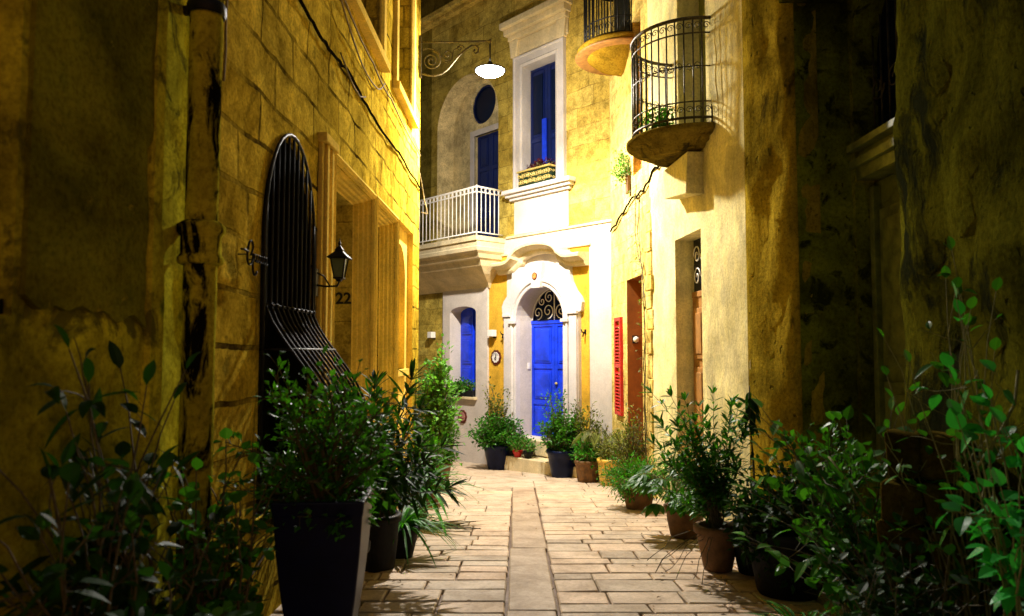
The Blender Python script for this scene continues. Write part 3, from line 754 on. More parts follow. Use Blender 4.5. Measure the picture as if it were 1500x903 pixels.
    s = M(); s.box(-3.0, -2.03, -0.12, 0.24, 0.36, 0.42); s.build('window_sill', MT['cream_trim'], FH, 0.01)
    # corner pilaster strip: white block proud of the wall
    s = M(); s.sheet([(-3.2, -1.35), (-1.72, -1.35), (-1.72, 2.62), (-3.2, 2.62)], [arch(-2.95, -2.08, 0.42, 2.14, 0.13, 10)], 0.2, -0.05, 0)
    s.strip([(-3.2, -1.35), (-1.72, -1.35), (-1.72, 2.62), (-3.2, 2.62)], -0.05, 0); s.strip(arch(-2.95, -2.08, 0.42, 2.14, 0.13, 10), -0.05, 0)
    s.build('pilaster', MT['fac_white'], FH)
    # ochre panels
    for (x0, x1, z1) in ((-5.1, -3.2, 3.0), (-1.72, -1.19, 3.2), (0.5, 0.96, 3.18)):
        s = M(); s.box(x0+0.002, x1, -0.008, -0.001, -1.35, z1); s.build('ochre_panel', MT['dimmed_mid'] if x0 < -4 else MT['ochre'], FH)
    for (x0, x1, z1) in ((-1.66, -1.16, 3.2), (0.46, 1.0, 3.18)):
        s = M(); s.box(x0, x1, -0.04, 0.0, z1+0.002, z1+0.04); s.build('panel_moulding', MT['cream_trim'], FH, 0.008)
    s = M(); s.box(-1.2, 1.49, -0.03, -0.001, 3.53, 3.575); s.build('string_course', MT['cream_trim'], FH, 0.01)
    s = M(); s.box(-0.96, 0.48, -0.022, 0.0, 3.58, 4.24); s.build('window_apron', MT['fac_white'], FH, 0.005)
    # main door surround: broad shaped architrave
    def ear(sg):   # half outline from bottom to hood
        c = -0.19
        h = [(1.02, -0.30), (1.02, 0.02), (0.96, 0.03), (0.96, 2.02), (1.03, 2.05), (1.05, 2.2), (1.0, 2.3), (0.90, 2.40), (0.80, 2.56), (0.76, 2.7), (0.76, 2.84), (0.84, 2.87), (0.84, 2.93)]
        return [(c + sg*x, z) for x, z in h]
    R = ear(1); L = ear(-1)
    outer = L[:1] + R + L[:0:-1]
    outer = [L[0]] + [R[0]] + R[1:] + L[:0:-1]
    s = M(); hole = arch(-0.81, 0.43, -0.298, 1.92, None, 20)
    s.sheet(outer, [hole], 0.0, -0.09); s.strip(outer, -0.09, 0.0); s.strip(hole, -0.09, 0.0)
    s.build('door_surround', MT['white_trim'], FH)
    s = M()
    ap = archpath(-0.81, 0.43, -0.27, 1.92, None, 20)
    s.sweep(ap, [(0.0, -0.09), (0.0, -0.125), (0.03, -0.135), (0.05, -0.12), (0.07, -0.12), (0.09, -0.15), (0.13, -0.15), (0.14, -0.092)])
    # outer bead and keystone, capitals
    s.prism([(-0.30, 2.50), (-0.08, 2.50), (-0.02, 2.97), (-0.36, 2.97)], -0.2, -0.09)
    for sg in (-1, 1):
        c = -0.19
        x0, x1 = sorted((c+sg*0.77, c+sg*0.95))
        s.box(x0, x1, -0.13, -0.0902, 0.1, 1.98)
        s.box(x0-0.03, x1+0.03, -0.16, -0.0903, -0.27, 0.08)
        s.box(x0-0.02, x1+0.02, -0.155, -0.0904, 1.995, 2.05)
        xx = sorted((c+sg*0.60, c+sg*0.78))
        s.box(xx[0], xx[1], -0.175, -0.12, 1.86, 1.92)
    s.build('architrave', MT['white_trim'], FH, 0.006)
    s = M(); z0 = 2.95
    hp = [(-1.34, z0), (-1.05, z0), (-0.92, z0+0.02), (-0.80, z0+0.09)]
    hp += [(-0.19-0.56*math.cos(math.pi*i/12), z0+0.12+0.19*math.sin(math.pi*i/12)) for i in range(0, 13)]
    hp += [(0.42, z0+0.09), (0.54, z0+0.02), (0.67, z0), (0.96, z0)]
    s.sweep(hp, [(-0.12, 0.0), (-0.12, -0.10), (-0.08, -0.13), (-0.04, -0.14), (-0.01, -0.19), (0.02, -0.26), (0.03, -0.29), (0.075, -0.30), (0.10, -0.27), (0.12, 0.0)])
    s.build('door_hood', MT['cream_trim'], FH)
    # door leaf, fanlight
    d = louvred(-0.83, 0.45, 0.325, -0.27, 1.86, 'front_door', MT['blue'], [0, 0.3, 0.62, 1.0])
    k = M(); k.lathe([(0, 0), (0.02, 0.0), (0.03, 0.03), (0, 0.05)], (-0.13, 0.28, 0.72), 10); k.build('door_knob', MT['gold'], d)
    f = M(); f.box(-0.83, 0.45, 0.29, 0.324, 1.862, 1.92); f.build('transom', MT['blue'], FH, 0.004)
    g = M(); g.sheet(arch(-0.83, 0.45, 1.9, 1.92, 0.64, 20), [], 0, 0.35)
    fl = g.build('fanlight', MT['glass'], FH)
    g = M(); c = -0.19
    for (cx, cz, r0, t, a0, sg) in ((-0.17, 0.17, 0.15, 1.5, -1.57, 1), (0.17, 0.17, 0.15, 1.5, -1.57, -1), (-0.44, 0.14, 0.13, 1.4, -1.57, 1), (0.44, 0.14, 0.13, 1.4, -1.57, -1), (-0.14, 0.43, 0.12, 1.4, 1.2, 1), (0.14, 0.43, 0.12, 1.4, 1.9, -1), (-0.33, 0.36, 0.09, 1.3, 2.2, 1), (0.33, 0.36, 0.09, 1.3, 0.9, -1)):
        g.tube(spiral(c+cx, 1.93+cz, r0, t, a0, 0.30, sg), 0.010, 5)
    g.tube([(c, 0.30, 1.93), (c, 0.30, 2.53)], 0.012, 5); g.tube([(x, 0.30, z) for x, z in archpath(c-0.6, c+0.6, 1.93, 1.94, 0.59, 18)], 0.012, 5)
    g.build('fanlight_scrollwork', MT['white_iron'], fl)
    st = M(); st.box(-0.84, 0.62, -0.22, 0.32, -0.54, -0.272); st.box(-0.72, 1.2, -0.55, 0.0, -1.2, -0.56); st.box(-0.9, -0.78, -0.2, 0.0, -1.2, -0.273)
    st.build('doorstep', MT['cream_trim'], FH, 0.012)
    # upper window dressings
    s = M(); s.sweep([(-0.70, 4.45), (-0.70, 6.82), (0.2, 6.82), (0.2, 4.45)], [(0.0, 0.0), (0, -0.05), (0.05, -0.07), (0.07, -0.055), (0.19, -0.055), (0.205, -0.08), (0.23, -0.08), (0.23, 0.0)])
    s.build('window_surround', MT['white_trim'], FH)
    s = M(); s.box(-1.14, 0.66, -0.2, -0.0, 4.36, 4.44); s.box(-1.10, 0.62, -0.14, -0.0, 4.30, 4.358); s.box(-1.04, 0.56, -0.08, -0.0, 4.24, 4.298); s.build('window_ledge', MT['white_trim'], FH, 0.012)
    s = M(); s.box(-1.12, 0.60, -0.28, 0, 7.62, 7.74); s.box(-1.08, 0.56, -0.2, 0, 7.50, 7.618); s.box(-1.04, 0.52, -0.12, 0, 7.40, 7.498)
    for x in (-0.98, 0.3): s.prism([(x, 7.06), (x+0.16, 7.06), (x+0.2, 7.398), (x-0.04, 7.398)], -0.1, 0)
    s.box(-0.96, 0.5, -0.04, 0, 7.1, 7.396)
    s.build('window_hood', MT['cream_trim'], FH, 0.012)
    w = louvred(-0.72, 0.26, 0.2, 4.45, 6.80, 'window', MT['navy'], [0, 0.4, 1.0])
    g = M(); g.box(-0.60, -0.35, 0.155, 0.168, 5.5, 6.65); g.box(-0.11, 0.14, 0.155, 0.168, 5.5, 6.65); g.build('pane', MT['glass'], w)
    g = M(); g.box(-0.33, -0.22, 0.12, 0.154, 4.6, 5.75); g.build('shutter', MT['blue'], w, 0.004)
    # roof cornice
    s = M(); s.box(-5.2, 1.5, -0.22, 0.1, 8.68, 8.8); s.box(-5.2, 1.5, -0.12, 0.1, 8.6, 8.678); s.box(-5.2, 1.5, 0.1, 4, 8.6, 8.7); s.build('cornice', MT['fac_stone'], FH, 0.01)
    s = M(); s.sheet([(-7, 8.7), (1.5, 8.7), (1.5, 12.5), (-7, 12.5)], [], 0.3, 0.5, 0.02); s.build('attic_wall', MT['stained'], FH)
    s = M(); s.box(1.5, 1.52, 0.0, 4, -1.3, 8.6); s.box(-5.22, -5.2, 0, 4, -1.3, 8.6); s.build('side_wall', MT['fac_stone'], FH)
    # balcony
    b = M(); P = 0.73; xr = -1.25; xl = -4.95
    lv = [(3.55, P), (3.46, P), (3.455, P-0.03), (3.36, P-0.04), (3.34, P-0.02), (3.27, P-0.03), (3.22, P-0.10), (3.14, P-0.14), (3.12, P-0.20), (3.0, P-0.26), (2.86, P-0.40), (2.76, P-0.54), (2.70, P-0.62), (2.60, 0.04)]
    n0 = len(b.v)
    for z, p in lv:
        q = (P-p)*0.62
        b.v += [(xl, 0, z), (xl+q, -p, z), (xr-q, -p, z), (xr-q, 0, z)]
    for i in range(len(lv)-1):
        for j in range(3): b.face((n0+i*4+j, n0+i*4+j+1, n0+i*4+4+j+1, n0+i*4+4+j))
    b.face((n0, n0+1, n0+2, n0+3))
    b.build('balcony_slab', MT['cream_trim'], FH)
    rl = M(); zb, zt = 3.62, 4.50; yf = -P+0.06; xf = xr-0.06
    def rail(z, r):
        rl.tube([(xl+0.1, yf, z), (xf, yf, z)], r, 6); rl.tube([(xf, yf, z), (xf, -0.0, z)], r, 6)
    rail(zt, 0.019); rail(zt-0.10, 0.010); rail(zb, 0.012)
    k = 28
    for i in range(k+1):
        x = xl+0.1+(xf-xl-0.1)*i/k; rl.tube([(x, yf, zb-0.07 if i % 7 == 0 else zb), (x, yf, zt)], 0.010, 6)
        if i < k: x2 = x+(xf-xl-0.1)/k/2; rl.tube([(x2+0.045*math.cos(a*math.pi/4), yf, zt-0.05+0.045*math.sin(a*math.pi/4)) for a in range(9)], 0.006, 4)
    for i in range(1, 6):
        y = yf*(1-i/6); rl.tube([(xf, y, zb), (xf, y, zt)], 0.010, 6)
        rl.tube([(xf, y+0.05+0.045*math.cos(a*math.pi/4), zt-0.05+0.045*math.sin(a*math.pi/4)) for a in range(9)], 0.006, 4)
    rl.tube([(xf, yf, 3.54), (xf, yf, zt+0.03)], 0.016, 6)
    rl.build('balcony_railing', MT['white_iron'], FH)
far_house()
# sconces, plaques, hooks
def sconce(x, z, label):
    t = FF.at('wall_sconce', label, 'wall light', x, -0.012, z)
    m = M(); m.box(-0.07, 0.07, -0.14, -0.02, -0.03, 0.10); m.build('shade', MT['white_iron'], t, 0.006)
    m = M(); m.box(-0.04, 0.04, -0.02, 0.004, -0.06, 0.06); m.build('back_plate', MT['iron'], t)
sconce(-1.53, 1.66, 'small white box sconce on the ochre strip between the blue window and the front door')
sconce(-3.55, 1.66, 'small white box sconce on the shaded ochre wall left of the blue window')
def plaque(x, z, rad, label, style):
    t = FF.at('ceramic_plaque', label, 'plaque', x, -0.052 if x < -1.72 else -0.009, z)
    m = M(); n = 40
    out = [(rad*(1+0.06*math.cos(10*2*math.pi*i/n))*math.cos(2*math.pi*i/n), rad*(1+0.06*math.cos(10*2*math.pi*i/n))*math.sin(2*math.pi*i/n)) for i in range(n)]
    m.prism(out, -0.02, 0); m.build('rim', MT['tile_red'], t)
    m = M(); k = 0.7; m.prism([(a*k, b*k) for a, b in out], -0.028, -0.0205); m.build('face', MT['tile'] if style else MT['tile_pink'], t)
    m = M()
    if style:
        m.tube([(0.01, -0.03, 0.06), (0.02, -0.03, 0.02), (0.0, -0.03, 0.0), (-0.02, -0.03, -0.03), (0.015, -0.03, -0.045), (0.025, -0.03, 0.0)], 0.011, 5)
        for i in range(5): a = math.pi*(0.2+0.15*i); m.lathe([(0, -0.01), (0.012, 0), (0, 0.01)], (rad*0.55*math.cos(a), -0.029, rad*0.55*math.sin(a)), 6)
    else:
        m.box(-0.06, 0.06, -0.032, -0.0285, -0.035, -0.02); m.prism([(-0.03, 0), (0.03, 0), (0, 0.05)], -0.032, -0.0285)
    m.build('motif', MT['iron'] if style else MT['tile_red'], t)
plaque(-1.49, 1.22, 0.145, 'scalloped round plaque with white centre on the ochre strip below the sconce', 1)
plaque(-2.49, 0.0, 0.135, 'scalloped round brown and pink plaque low on the wall beneath the blue window', 0)
t = FF.at('door_number_tile', 'small round orange tile on the keystone above the blue front door', 'number tile', -0.20, -0.201, 2.72)
m = M(); m.prism([(0.065*math.cos(2*math.pi*i/20), 0.065*math.sin(2*math.pi*i/20)) for i in range(20)], -0.012, 0); m.build('rim', MT['tile_red'], t)
m = M(); m.prism([(0.048*math.cos(2*math.pi*i/20), 0.048*math.sin(2*math.pi*i/20)) for i in range(20)], -0.018, -0.0125); m.build('face', MT['tile_orange'], t)
m = M(); m.tube([(0.014*math.cos(a*0.6), -0.02, 0.02*math.sin(a*0.6)) for a in range(2, 9)], 0.004, 4); m.build('mark', MT['tile_red'], t)
for x, z, lb in ((-1.24, 1.67, 'small dark iron hook left of the white door surround'), (0.87, 1.67, 'small dark iron hook right of the white door surround')):
    m = M(); m.tube([(x, 0, z), (x, -0.1, z), (x, -0.12, z+0.05)], 0.012, 5); m.tube([(x, -0.06, z), (x, -0.08, z-0.08)], 0.014, 5); m.box(x-0.02, x+0.02, -0.02, 0, z-0.03, z+0.05)
    tag(m.build('wall_hook', MT['iron'], frame=FF), lb, 'hook')
p = FF.w(-0.80, 0.22, 1.0)
m = M(); m.box(-0.035, 0.035, -0.015, 0, -0.06, 0.06); m.box(-0.012, 0.012, -0.02, -0.015, -0.03, 0.01)
o = m.build('intercom', MT['tile']); o.location = p; o.rotation_euler = (0, 0, FF.rz+math.pi/2); tag(o, 'small white intercom plate inside the front door recess', 'intercom')

# ------------------------------------------------------------------ right house
RH = FR.house('cream_house', 'cream rendered house with rough corner and bowed iron balcony on the right', 'house', -0.75)
def halfround(m, cx, prof, n=24, sq=1.0):
    m.lathe(prof, (cx, 0, 0), n, math.pi, 2*math.pi, sq, 1)
def right_house():
    S1 = 5.72
    A = M(); d1 = rect(1.1, 1.975, -0.65, 2.43); w_up = rect(1.55, 2.05, 3.95, 6.3)
    A.sheet([(0, -1.0), (2.46, -1.0), (2.46, 8.4), (0, 8.4)], [d1, w_up], 0.12, 0, 0.012, 2, 8); A.strip(w_up, 0, 0.18)
    A.build('stone_wall', MT['right_stone'], RH)
    j = M(); j.strip(d1, 0, 0.34); j.build('door_reveal', MT['orange'], RH)
    d = M(); d.box(1.05, 2.0, 0.30, 0.34, -0.65, 2.43)
    for (a, b) in ((-0.5, 0.4), (0.5, 1.4), (1.5, 2.3)): d.box(1.2, 1.9, 0.28, 0.299, a, b)
    dd = d.build('front_door', MT['orange'], RH, 0.006)
    # upper orange shutter
    d = M(); d.box(1.5, 2.1, 0.12, 0.15, 3.95, 6.3)
    for i in range(20): d.box(1.6, 2.0, 0.10, 0.119, 4.05+i*0.11, 4.12+i*0.11)
    d.build('shutter', MT['orange'], RH, 0.004)
    # rendered part
    B = M(); d2 = rect(3.554, 4.467, -0.5, 2.68); d3 = rect(3.75, 4.7, 3.66, 6.0)
    B.sheet([(2.46, -1.0), (S1, -1.0), (S1, 8.4), (2.46, 8.4)], [d2, d3], 0.08, -0.012, 0.022, 1.8, 5)
    B.strip(d2, -0.012, 0.3); B.strip(d3, -0.012, 0.3)
    B.strip([(2.46, -1), (2.46, 8.4)], -0.012, 0.01, False)
    B.build('rendered_wall', MT['right_plaster'], RH)
    # ragged stone toothing between the two
    r = random.Random(8); T = M(); z = -0.9
    while z < 3.4:
        h = r.uniform(0.2, 0.34); w = r.uniform(0.06, 0.22)
        T.box(2.46-w, 2.53+r.uniform(0, 0.08), -0.02-r.uniform(0, 0.02), 0.0, z+0.005, z+h-0.008); z += h
    T.build('quoin', MT['right_stone'], RH, 0.01)
    # door in the rendered wall
    d = M(); d.box(3.53, 4.49, 0.20, 0.24, -0.5, 1.98); d.box(3.56, 4.46, 0.185, 0.25, 1.982, 2.05)
    for x in (3.62, 4.06):
        for (a, b) in ((-0.35, 0.35), (0.45, 1.15), (1.25, 1.85)): d.box(x, x+0.34, 0.18, 0.199, a, b); d.box(x+0.05, x+0.29, 0.168, 0.179, a+0.06, b-0.06)
    dd = d.build('front_door', MT['brown_wood'], RH, 0.006)
    k = M()
    k.lathe([(0, -0.03), (0.03, -0.02), (0.035, 0), (0.03, 0.02), (0, 0.03)], (4.28, 0.13, 1.22), 12); k.tube([(4.28, 0.2, 1.22), (4.28, 0.13, 1.22)], 0.012, 6); k.build('door_knob', MT['tile'], dd)
    g = M(); g.box(3.55, 4.47, 0.22, 0.235, 2.052, 2.68); fl = g.build('fanlight', MT['glass'], RH)
    g = M()
    for (cx, sg) in ((3.75, 1), (4.0, -1), (4.25, 1), (4.4, -1)):
        g.tube(spiral(cx, 2.22, 0.12, 1.5, 0, 0.19, sg), 0.008, 5); g.tube(spiral(cx, 2.48, 0.12, 1.5, math.pi, 0.19, -sg), 0.008, 5)
    g.build('fanlight_scrollwork', MT['white_iron'], fl)
    g = M(); g.box(3.72, 4.73, 0.26, 0.29, 3.66, 6.0); g.box(4.19, 4.23, 0.23, 0.259, 3.66, 6.0); g.build('balcony_door', MT['green_wood'], RH, 0.006)
    # jamb hole box (small dark fitting)
    # bowed balcony
    cx, Rb, zf = 4.17, 0.66, 3.73
    b = M()
    halfround(b, cx, [(0, zf), (Rb+0.05, zf), (Rb+0.075, zf-0.02), (Rb+0.075, zf-0.06), (Rb+0.04, zf-0.08), (Rb+0.02, zf-0.10), (Rb-0.07, zf-0.11), (Rb-0.09, zf-0.15), (Rb-0.17, zf-0.16), (Rb-0.19, zf-0.20), (Rb-0.26, zf-0.21), (0, zf-0.22)], 28)
    b.build('balcony_slab', MT['under'], RH)
    c = M(); c.prism([(cx-0.46, 3.49), (cx-0.40, 3.14), (cx+0.38, 3.04), (cx+0.44, 3.49)], -0.2, 0.0)
    c.build('balcony_bracket', MT['right_plaster'], RH, 0.01)
    rl = M()
    def ring(z, rr, t):
        rl.tube([(cx+rr*math.cos(math.pi+math.pi*i/28), rr*math.sin(math.pi+math.pi*i/28), z) for i in range(29)], t, 6)
    H = 1.14
    ring(zf+0.07, Rb, 0.014); ring(zf+H, Rb-0.0, 0.02); ring(zf+0.24, Rb, 0.008); ring(zf+0.62, Rb, 0.008); ring(zf+H-0.16, Rb, 0.009)
    n = 22
    for i in range(n+1):
        a = math.pi + math.pi*i/n; x = cx+Rb*math.cos(a); y = Rb*math.sin(a)
        rl.tube([(x, y, zf+0.0), (x, y, zf+H)], 0.009, 6)
        if i < n:
            a2 = a + math.pi/n/2
            for zc, rr in ((zf+0.155, 0.04), (zf+H-0.08, 0.042)):
                u = Vector((-math.sin(a2), math.cos(a2), 0)); cc = Vector((cx+Rb*math.cos(a2), Rb*math.sin(a2), zc))
                pts = []
                for k in range(14):
                    th = k*0.62; r_ = rr*(1-0.75*k/13); pts.append(cc + u*r_*math.cos(th) + Vector((0, 0, 1))*r_*math.sin(th))
                rl.tube(pts, 0.0055, 4)
            if i % 2 == 0:
                cc = Vector((cx+Rb*math.cos(a), Rb*math.sin(a), zf+0.62)); u = Vector((-math.sin(a), math.cos(a), 0))
                for sg in (1, -1):
                    pts = [cc + u*sg*(0.045 - 0.036*math.cos(k*0.6)*(1-k/16)) + Vector((0, 0, sg*0.05*math.sin(k*0.6)*(1-k/16))) for k in range(14)]
                    rl.tube(pts, 0.005, 4)
    rl.build('balcony_railing', MT['rust_iron'], RH)
    # high far balcony
    cx, Rb, zf = 0.95, 0.60, 6.12
    b = M(); halfround(b, cx, [(0, zf), (Rb+0.1, zf), (Rb+0.12, zf-0.03), (Rb+0.1, zf-0.09), (Rb-0.02, zf-0.11), (Rb-0.05, zf-0.14), (Rb-0.10, zf-0.18), (Rb-0.2, zf-0.26), (Rb-0.36, zf-0.32), (0.12, zf-0.38), (0, zf-0.4)], 24)
    b.build('upper_balcony_slab', MT['bowl'], RH)
    b = M(); b.lathe([(Rb+0.13, zf-0.10), (Rb+0.15, zf-0.12), (Rb+0.13, zf-0.14), (Rb-0.05, zf-0.135)], (cx, 0, 0), 24, math.pi, 2*math.pi); b.build('upper_balcony_edging', MT['brown_wood'], RH)
    rl = M(); ring_cx = cx
    def ring2(z, t): rl.tube([(cx+Rb*math.cos(math.pi+math.pi*i/22), Rb*math.sin(math.pi+math.pi*i/22), z) for i in range(23)], t, 6)
    ring2(zf+0.05, 0.014); ring2(zf+1.1, 0.018); ring2(zf+0.3, 0.01)
    for i in range(19):
        a = math.pi+math.pi*i/18; x = cx+Rb*math.cos(a); y = Rb*math.sin(a); rl.tube([(x, y, zf), (x, y, zf+1.1)], 0.012, 5)
        if i < 18:
            a2 = a+math.pi/36; u = Vector((-math.sin(a2), math.cos(a2), 0)); cc = Vector((cx+Rb*math.cos(a2), Rb*math.sin(a2), zf+0.17))
            rl.tube([cc+u*0.05*(1-0.7*k/12)*math.cos(k*.62)+Vector((0, 0, 0.07*(1-0.7*k/12)*math.sin(k*.62))) for k in range(13)], 0.007, 4)
    rl.build('upper_balcony_railing', MT['iron'], RH)
    d = M(); d.box(0.45, 1.45, -0.012, 0.0, 5.96, 8.2); d.build('upper_balcony_door', MT['dark_wood'], RH)
    # rough corner, turned a little towards the street mouth
    q = Frame((2.185, 6.73), (0.2, -0.6))
    # in RH frame: compute local coords
    def loc(X, Y):
        dx, dy = X-FR.P[0], Y-FR.P[1]; return (dx*FR.t[0]+dy*FR.t[1], dx*FR.n[0]+dy*FR.n[1])
    K = M(); nz = 90; cols = []
    base = [(2.170, 6.78), (2.175, 6.72), (2.19, 6.66), (2.22, 6.58), (2.25, 6.50), (2.28, 6.42), (2.31, 6.34), (2.34, 6.26), (2.37, 6.20), (2.42, 6.16), (2.5, 6.15), (2.6, 6.15)]
    b0 = len(K.v); nb = len(base)
    for j in range(nz+1):
        z = -0.9 + 9.2*j/nz
        for i, (X, Y) in enumerate(base):
            v = Vector((X*6, Y*6, z*1.5)); dd = 0.035*noise.noise(v) + 0.022*noise.noise(v*2.4) + 0.014*noise.noise(Vector((X*30, Y*30, z*9)))
            if i in (0, nb-1): dd = 0
            lx, ly = loc(X-dd-0.01, Y-dd*0.4); K.v.append((lx, ly, z))
    K.smooth = True
    for j in range(nz):
        for i in range(nb-1): K.face((b0+j*nb+i, b0+j*nb+i+1, b0+(j+1)*nb+i+1, b0+(j+1)*nb+i))
    K.build('corner_pier', MT['rough'], RH)
right_house()
# red slatted panel
t = FR.at('red_slatted_panel', 'tall narrow bright red louvred shutter panel on the yellow wall beside the orange door', 'shutter', 0.42, -0.03, 0.33)
m = M(); m.box(0, 0.06, -0.02, 0.03, 0, 1.55); m.box(0.36, 0.42, -0.02, 0.03, 0, 1.55)
for z in (0, 0.75, 1.49): m.box(0.061, 0.359, -0.018, 0.028, z, z+0.06)
m.build('frame', MT['red'], t, 0.004)
for za in (0.08, 0.82):
  m = M(); z = za
  while z < za+0.60:
    m.add([(0.061, -0.02, z), (0.359, -0.02, z), (0.359, 0.012, z+0.02), (0.061, 0.012, z+0.02), (0.061, -0.02, z+0.008), (0.359, -0.02, z+0.008), (0.359, 0.012, z+0.028), (0.061, 0.012, z+0.028)], [(0,3,2,1),(4,5,6,7),(0,1,5,4),(1,2,6,5),(2,3,7,6),(3,0,4,7)])
    z += 0.052
  m.build('louvre_panel', MT['red'], t)
for zz in (0.1, 0.75, 1.4):
    m = M(); m.box(-0.05, -0.002, -0.01, 0.02, zz, zz+0.05); m.build('hinge', MT['iron'], t)
t = FR.at('door_knocker', 'round pale knob with dark plate on the jamb of the orange doorway', 'knob', 1.12, 0.12, 1.52)
m = M(); m.lathe([(0, -0.05), (0.04, -0.03), (0.045, 0), (0.04, 0.03), (0, 0.05)], (0.05, 0, 0), 12); m.build('knob', MT['tile'], t)
m = M(); m.box(-0.02, 0.0, -0.04, 0.04, -0.06, 0.06); m.build('plate', MT['iron'], t)

# near right: portal with recessed door, pier
PH = thing('portal_house', 'dark mossy stone house with deep doorway at the near right', 'house', (2.37, 6.15, -0.5), -math.pi/2)
# local frame: x = towards camera (-Y), y = into wall (+X)
def PL(X, Y): return (6.15-Y, X-2.37)
def portal():
    m = M()
    # far jamb facing the camera (plane Y=6.15, X 2.37..2.85)
    b0 = len(m.v); nx, nz = 10, 100; m.smooth = True
    for j in range(nz+1):
        z = -0.9+9.0*j/nz
        for i in range(nx+1):
            X = 2.40+0.50*i/nx; d = 0.03*noise.noise(Vector((X*6, 3, z*3)))+0.02*noise.noise(Vector((X*14, 7, z*8)))
            if i == 0: d = 0.0
            x, y = PL(X, 6.15-d); m.v.append((x, y, z))
    for j in range(nz):
        for i in range(nx): a = b0+j*(nx+1)+i; m.face((a, a+1, a+nx+2, a+nx+1))
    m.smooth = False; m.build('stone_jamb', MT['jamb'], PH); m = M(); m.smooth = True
    # near pier, street face from (2.30,4.42) to the camera and behind
    cols = [(2.95, 4.42), (2.6, 4.43), (2.40, 4.43), (2.33, 4.41), (2.30, 4.36), (2.29, 4.28)]
    yy = 4.2
    while yy > -1.6: cols.append((2.29 - 0.004*(4.2-yy), yy)); yy -= 0.09
    b0 = len(m.v); nb = len(cols); nz = 80
    for j in range(nz+1):
        z = -0.8+7.0*j/nz
        for i, (X, Y) in enumerate(cols):
            v = Vector((X*4, Y*4, z*2)); d = 0.05*noise.noise(v)+0.03*noise.noise(v*2.3)+0.018*noise.noise(v*6)
            if i < 1: d = 0
            x, y = PL(X-d, Y+(d*0.5 if i < 4 else 0)); m.v.append((x, y, z))
    for j in range(nz):
        for i in range(nb-1): a = b0+j*nb+i; m.face((a, a+1, a+nb+1, a+nb))
    m.smooth = False
    m.box(-0.2, 1.75, 0.02, 0.9, 5.3, 5.6)
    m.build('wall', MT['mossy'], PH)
    # door wall with arched fanlight opening
    w = M(); x0, y0 = PL(2.86, 6.15); x1, _ = PL(2.86, 4.42)
    hole = arch(0.06, 1.68, -0.7, 3.75, 0.8, 18)
    w.sheet([(-0.05, -0.8), (1.85, -0.8), (1.85, 5.4), (-0.05, 5.4)], [hole], 0.12, 0.49, 0.01); w.strip(hole, 0.49, 0.72)
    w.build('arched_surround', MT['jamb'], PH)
    d = M(); d.box(0.0, 1.75, 0.66, 0.70, -0.7, 2.75)
    for i in range(2):
        xa = 0.10+i*0.78
        for (a, b) in ((-0.55, 0.3), (0.42, 1.1), (1.22, 2.5)):
            d.box(xa+0.06, xa+0.68, 0.63, 0.659, a, b); d.box(xa+0.14, xa+0.60, 0.61, 0.629, a+0.09, b-0.09)
        d.box(xa-0.02, xa+0.05, 0.59, 0.659, -0.7, 2.7)
    dd = d.build('double_door', MT['green_wood'], PH, 0.008)
    h = M(); h.box(0.02, 1.72, 0.50, 0.70, 2.76, 2.86); h.box(0.02, 1.72, 0.46, 0.70, 2.861, 2.93); h.box(0.02, 1.72, 0.52, 0.70, 2.931, 3.0); h.box(0.02, 1.72, 0.44, 0.70, 3.001, 3.06); h.build('transom', MT['green_wood'], PH, 0.006)
    g = M(); g.box(0.0, 1.75, 0.70, 0.712, 3.0, 4.6); sc = g.build('fanlight', MT['glass'], PH)
    g = M()
    for i in range(13): x = 0.12+i*0.125; g.tube([(x, 0.64, 3.06), (x, 0.64, 3.9+0.55*math.sin(math.pi*(i+0.5)/13))], 0.008, 5)
    for i in range(6): g.tube(spiral(0.2+i*0.26, 3.5, 0.11, 1.5, 0, 0.63, 1 if i % 2 else -1), 0.007, 4)
    g.build('fanlight_grille', MT['rust_iron'], sc)
    c = M(); c.box(0.0, 0.24, -0.16, 0.45, 4.42, 4.56); c.box(0.0, 0.20, -0.10, 0.45, 4.30, 4.418); c.build('stone_ledge', MT['mossy'], PH, 0.015)
portal()
def rubble():
    t = thing('rubble_buttress', 'low stack of rough stone blocks against the near right pier behind the leaves', 'stone stack', (2.08, 3.75, gz(3.75)-0.03), -0.6, None, False)
    r = random.Random(4); z = 0
    while z < 1.15:
        h = r.uniform(0.16, 0.26); x = -0.20+r.uniform(-.03, .03)
        while x < 0.16:
            w = r.uniform(0.14, 0.24); m = M(); m.box(x+0.008, min(x+w, 0.2)-0.008, -0.16+r.uniform(-.05, .03), 0.16, z+0.007, z+h-0.007)
            m.v = [(a+r.uniform(-.022, .022), b+r.uniform(-.022, .022), c+r.uniform(-.015, .015)) for a, b, c in m.v]
            m.build('stone_block', MT['rubble'], t, 0.02); x += w
        z += h
rubble()
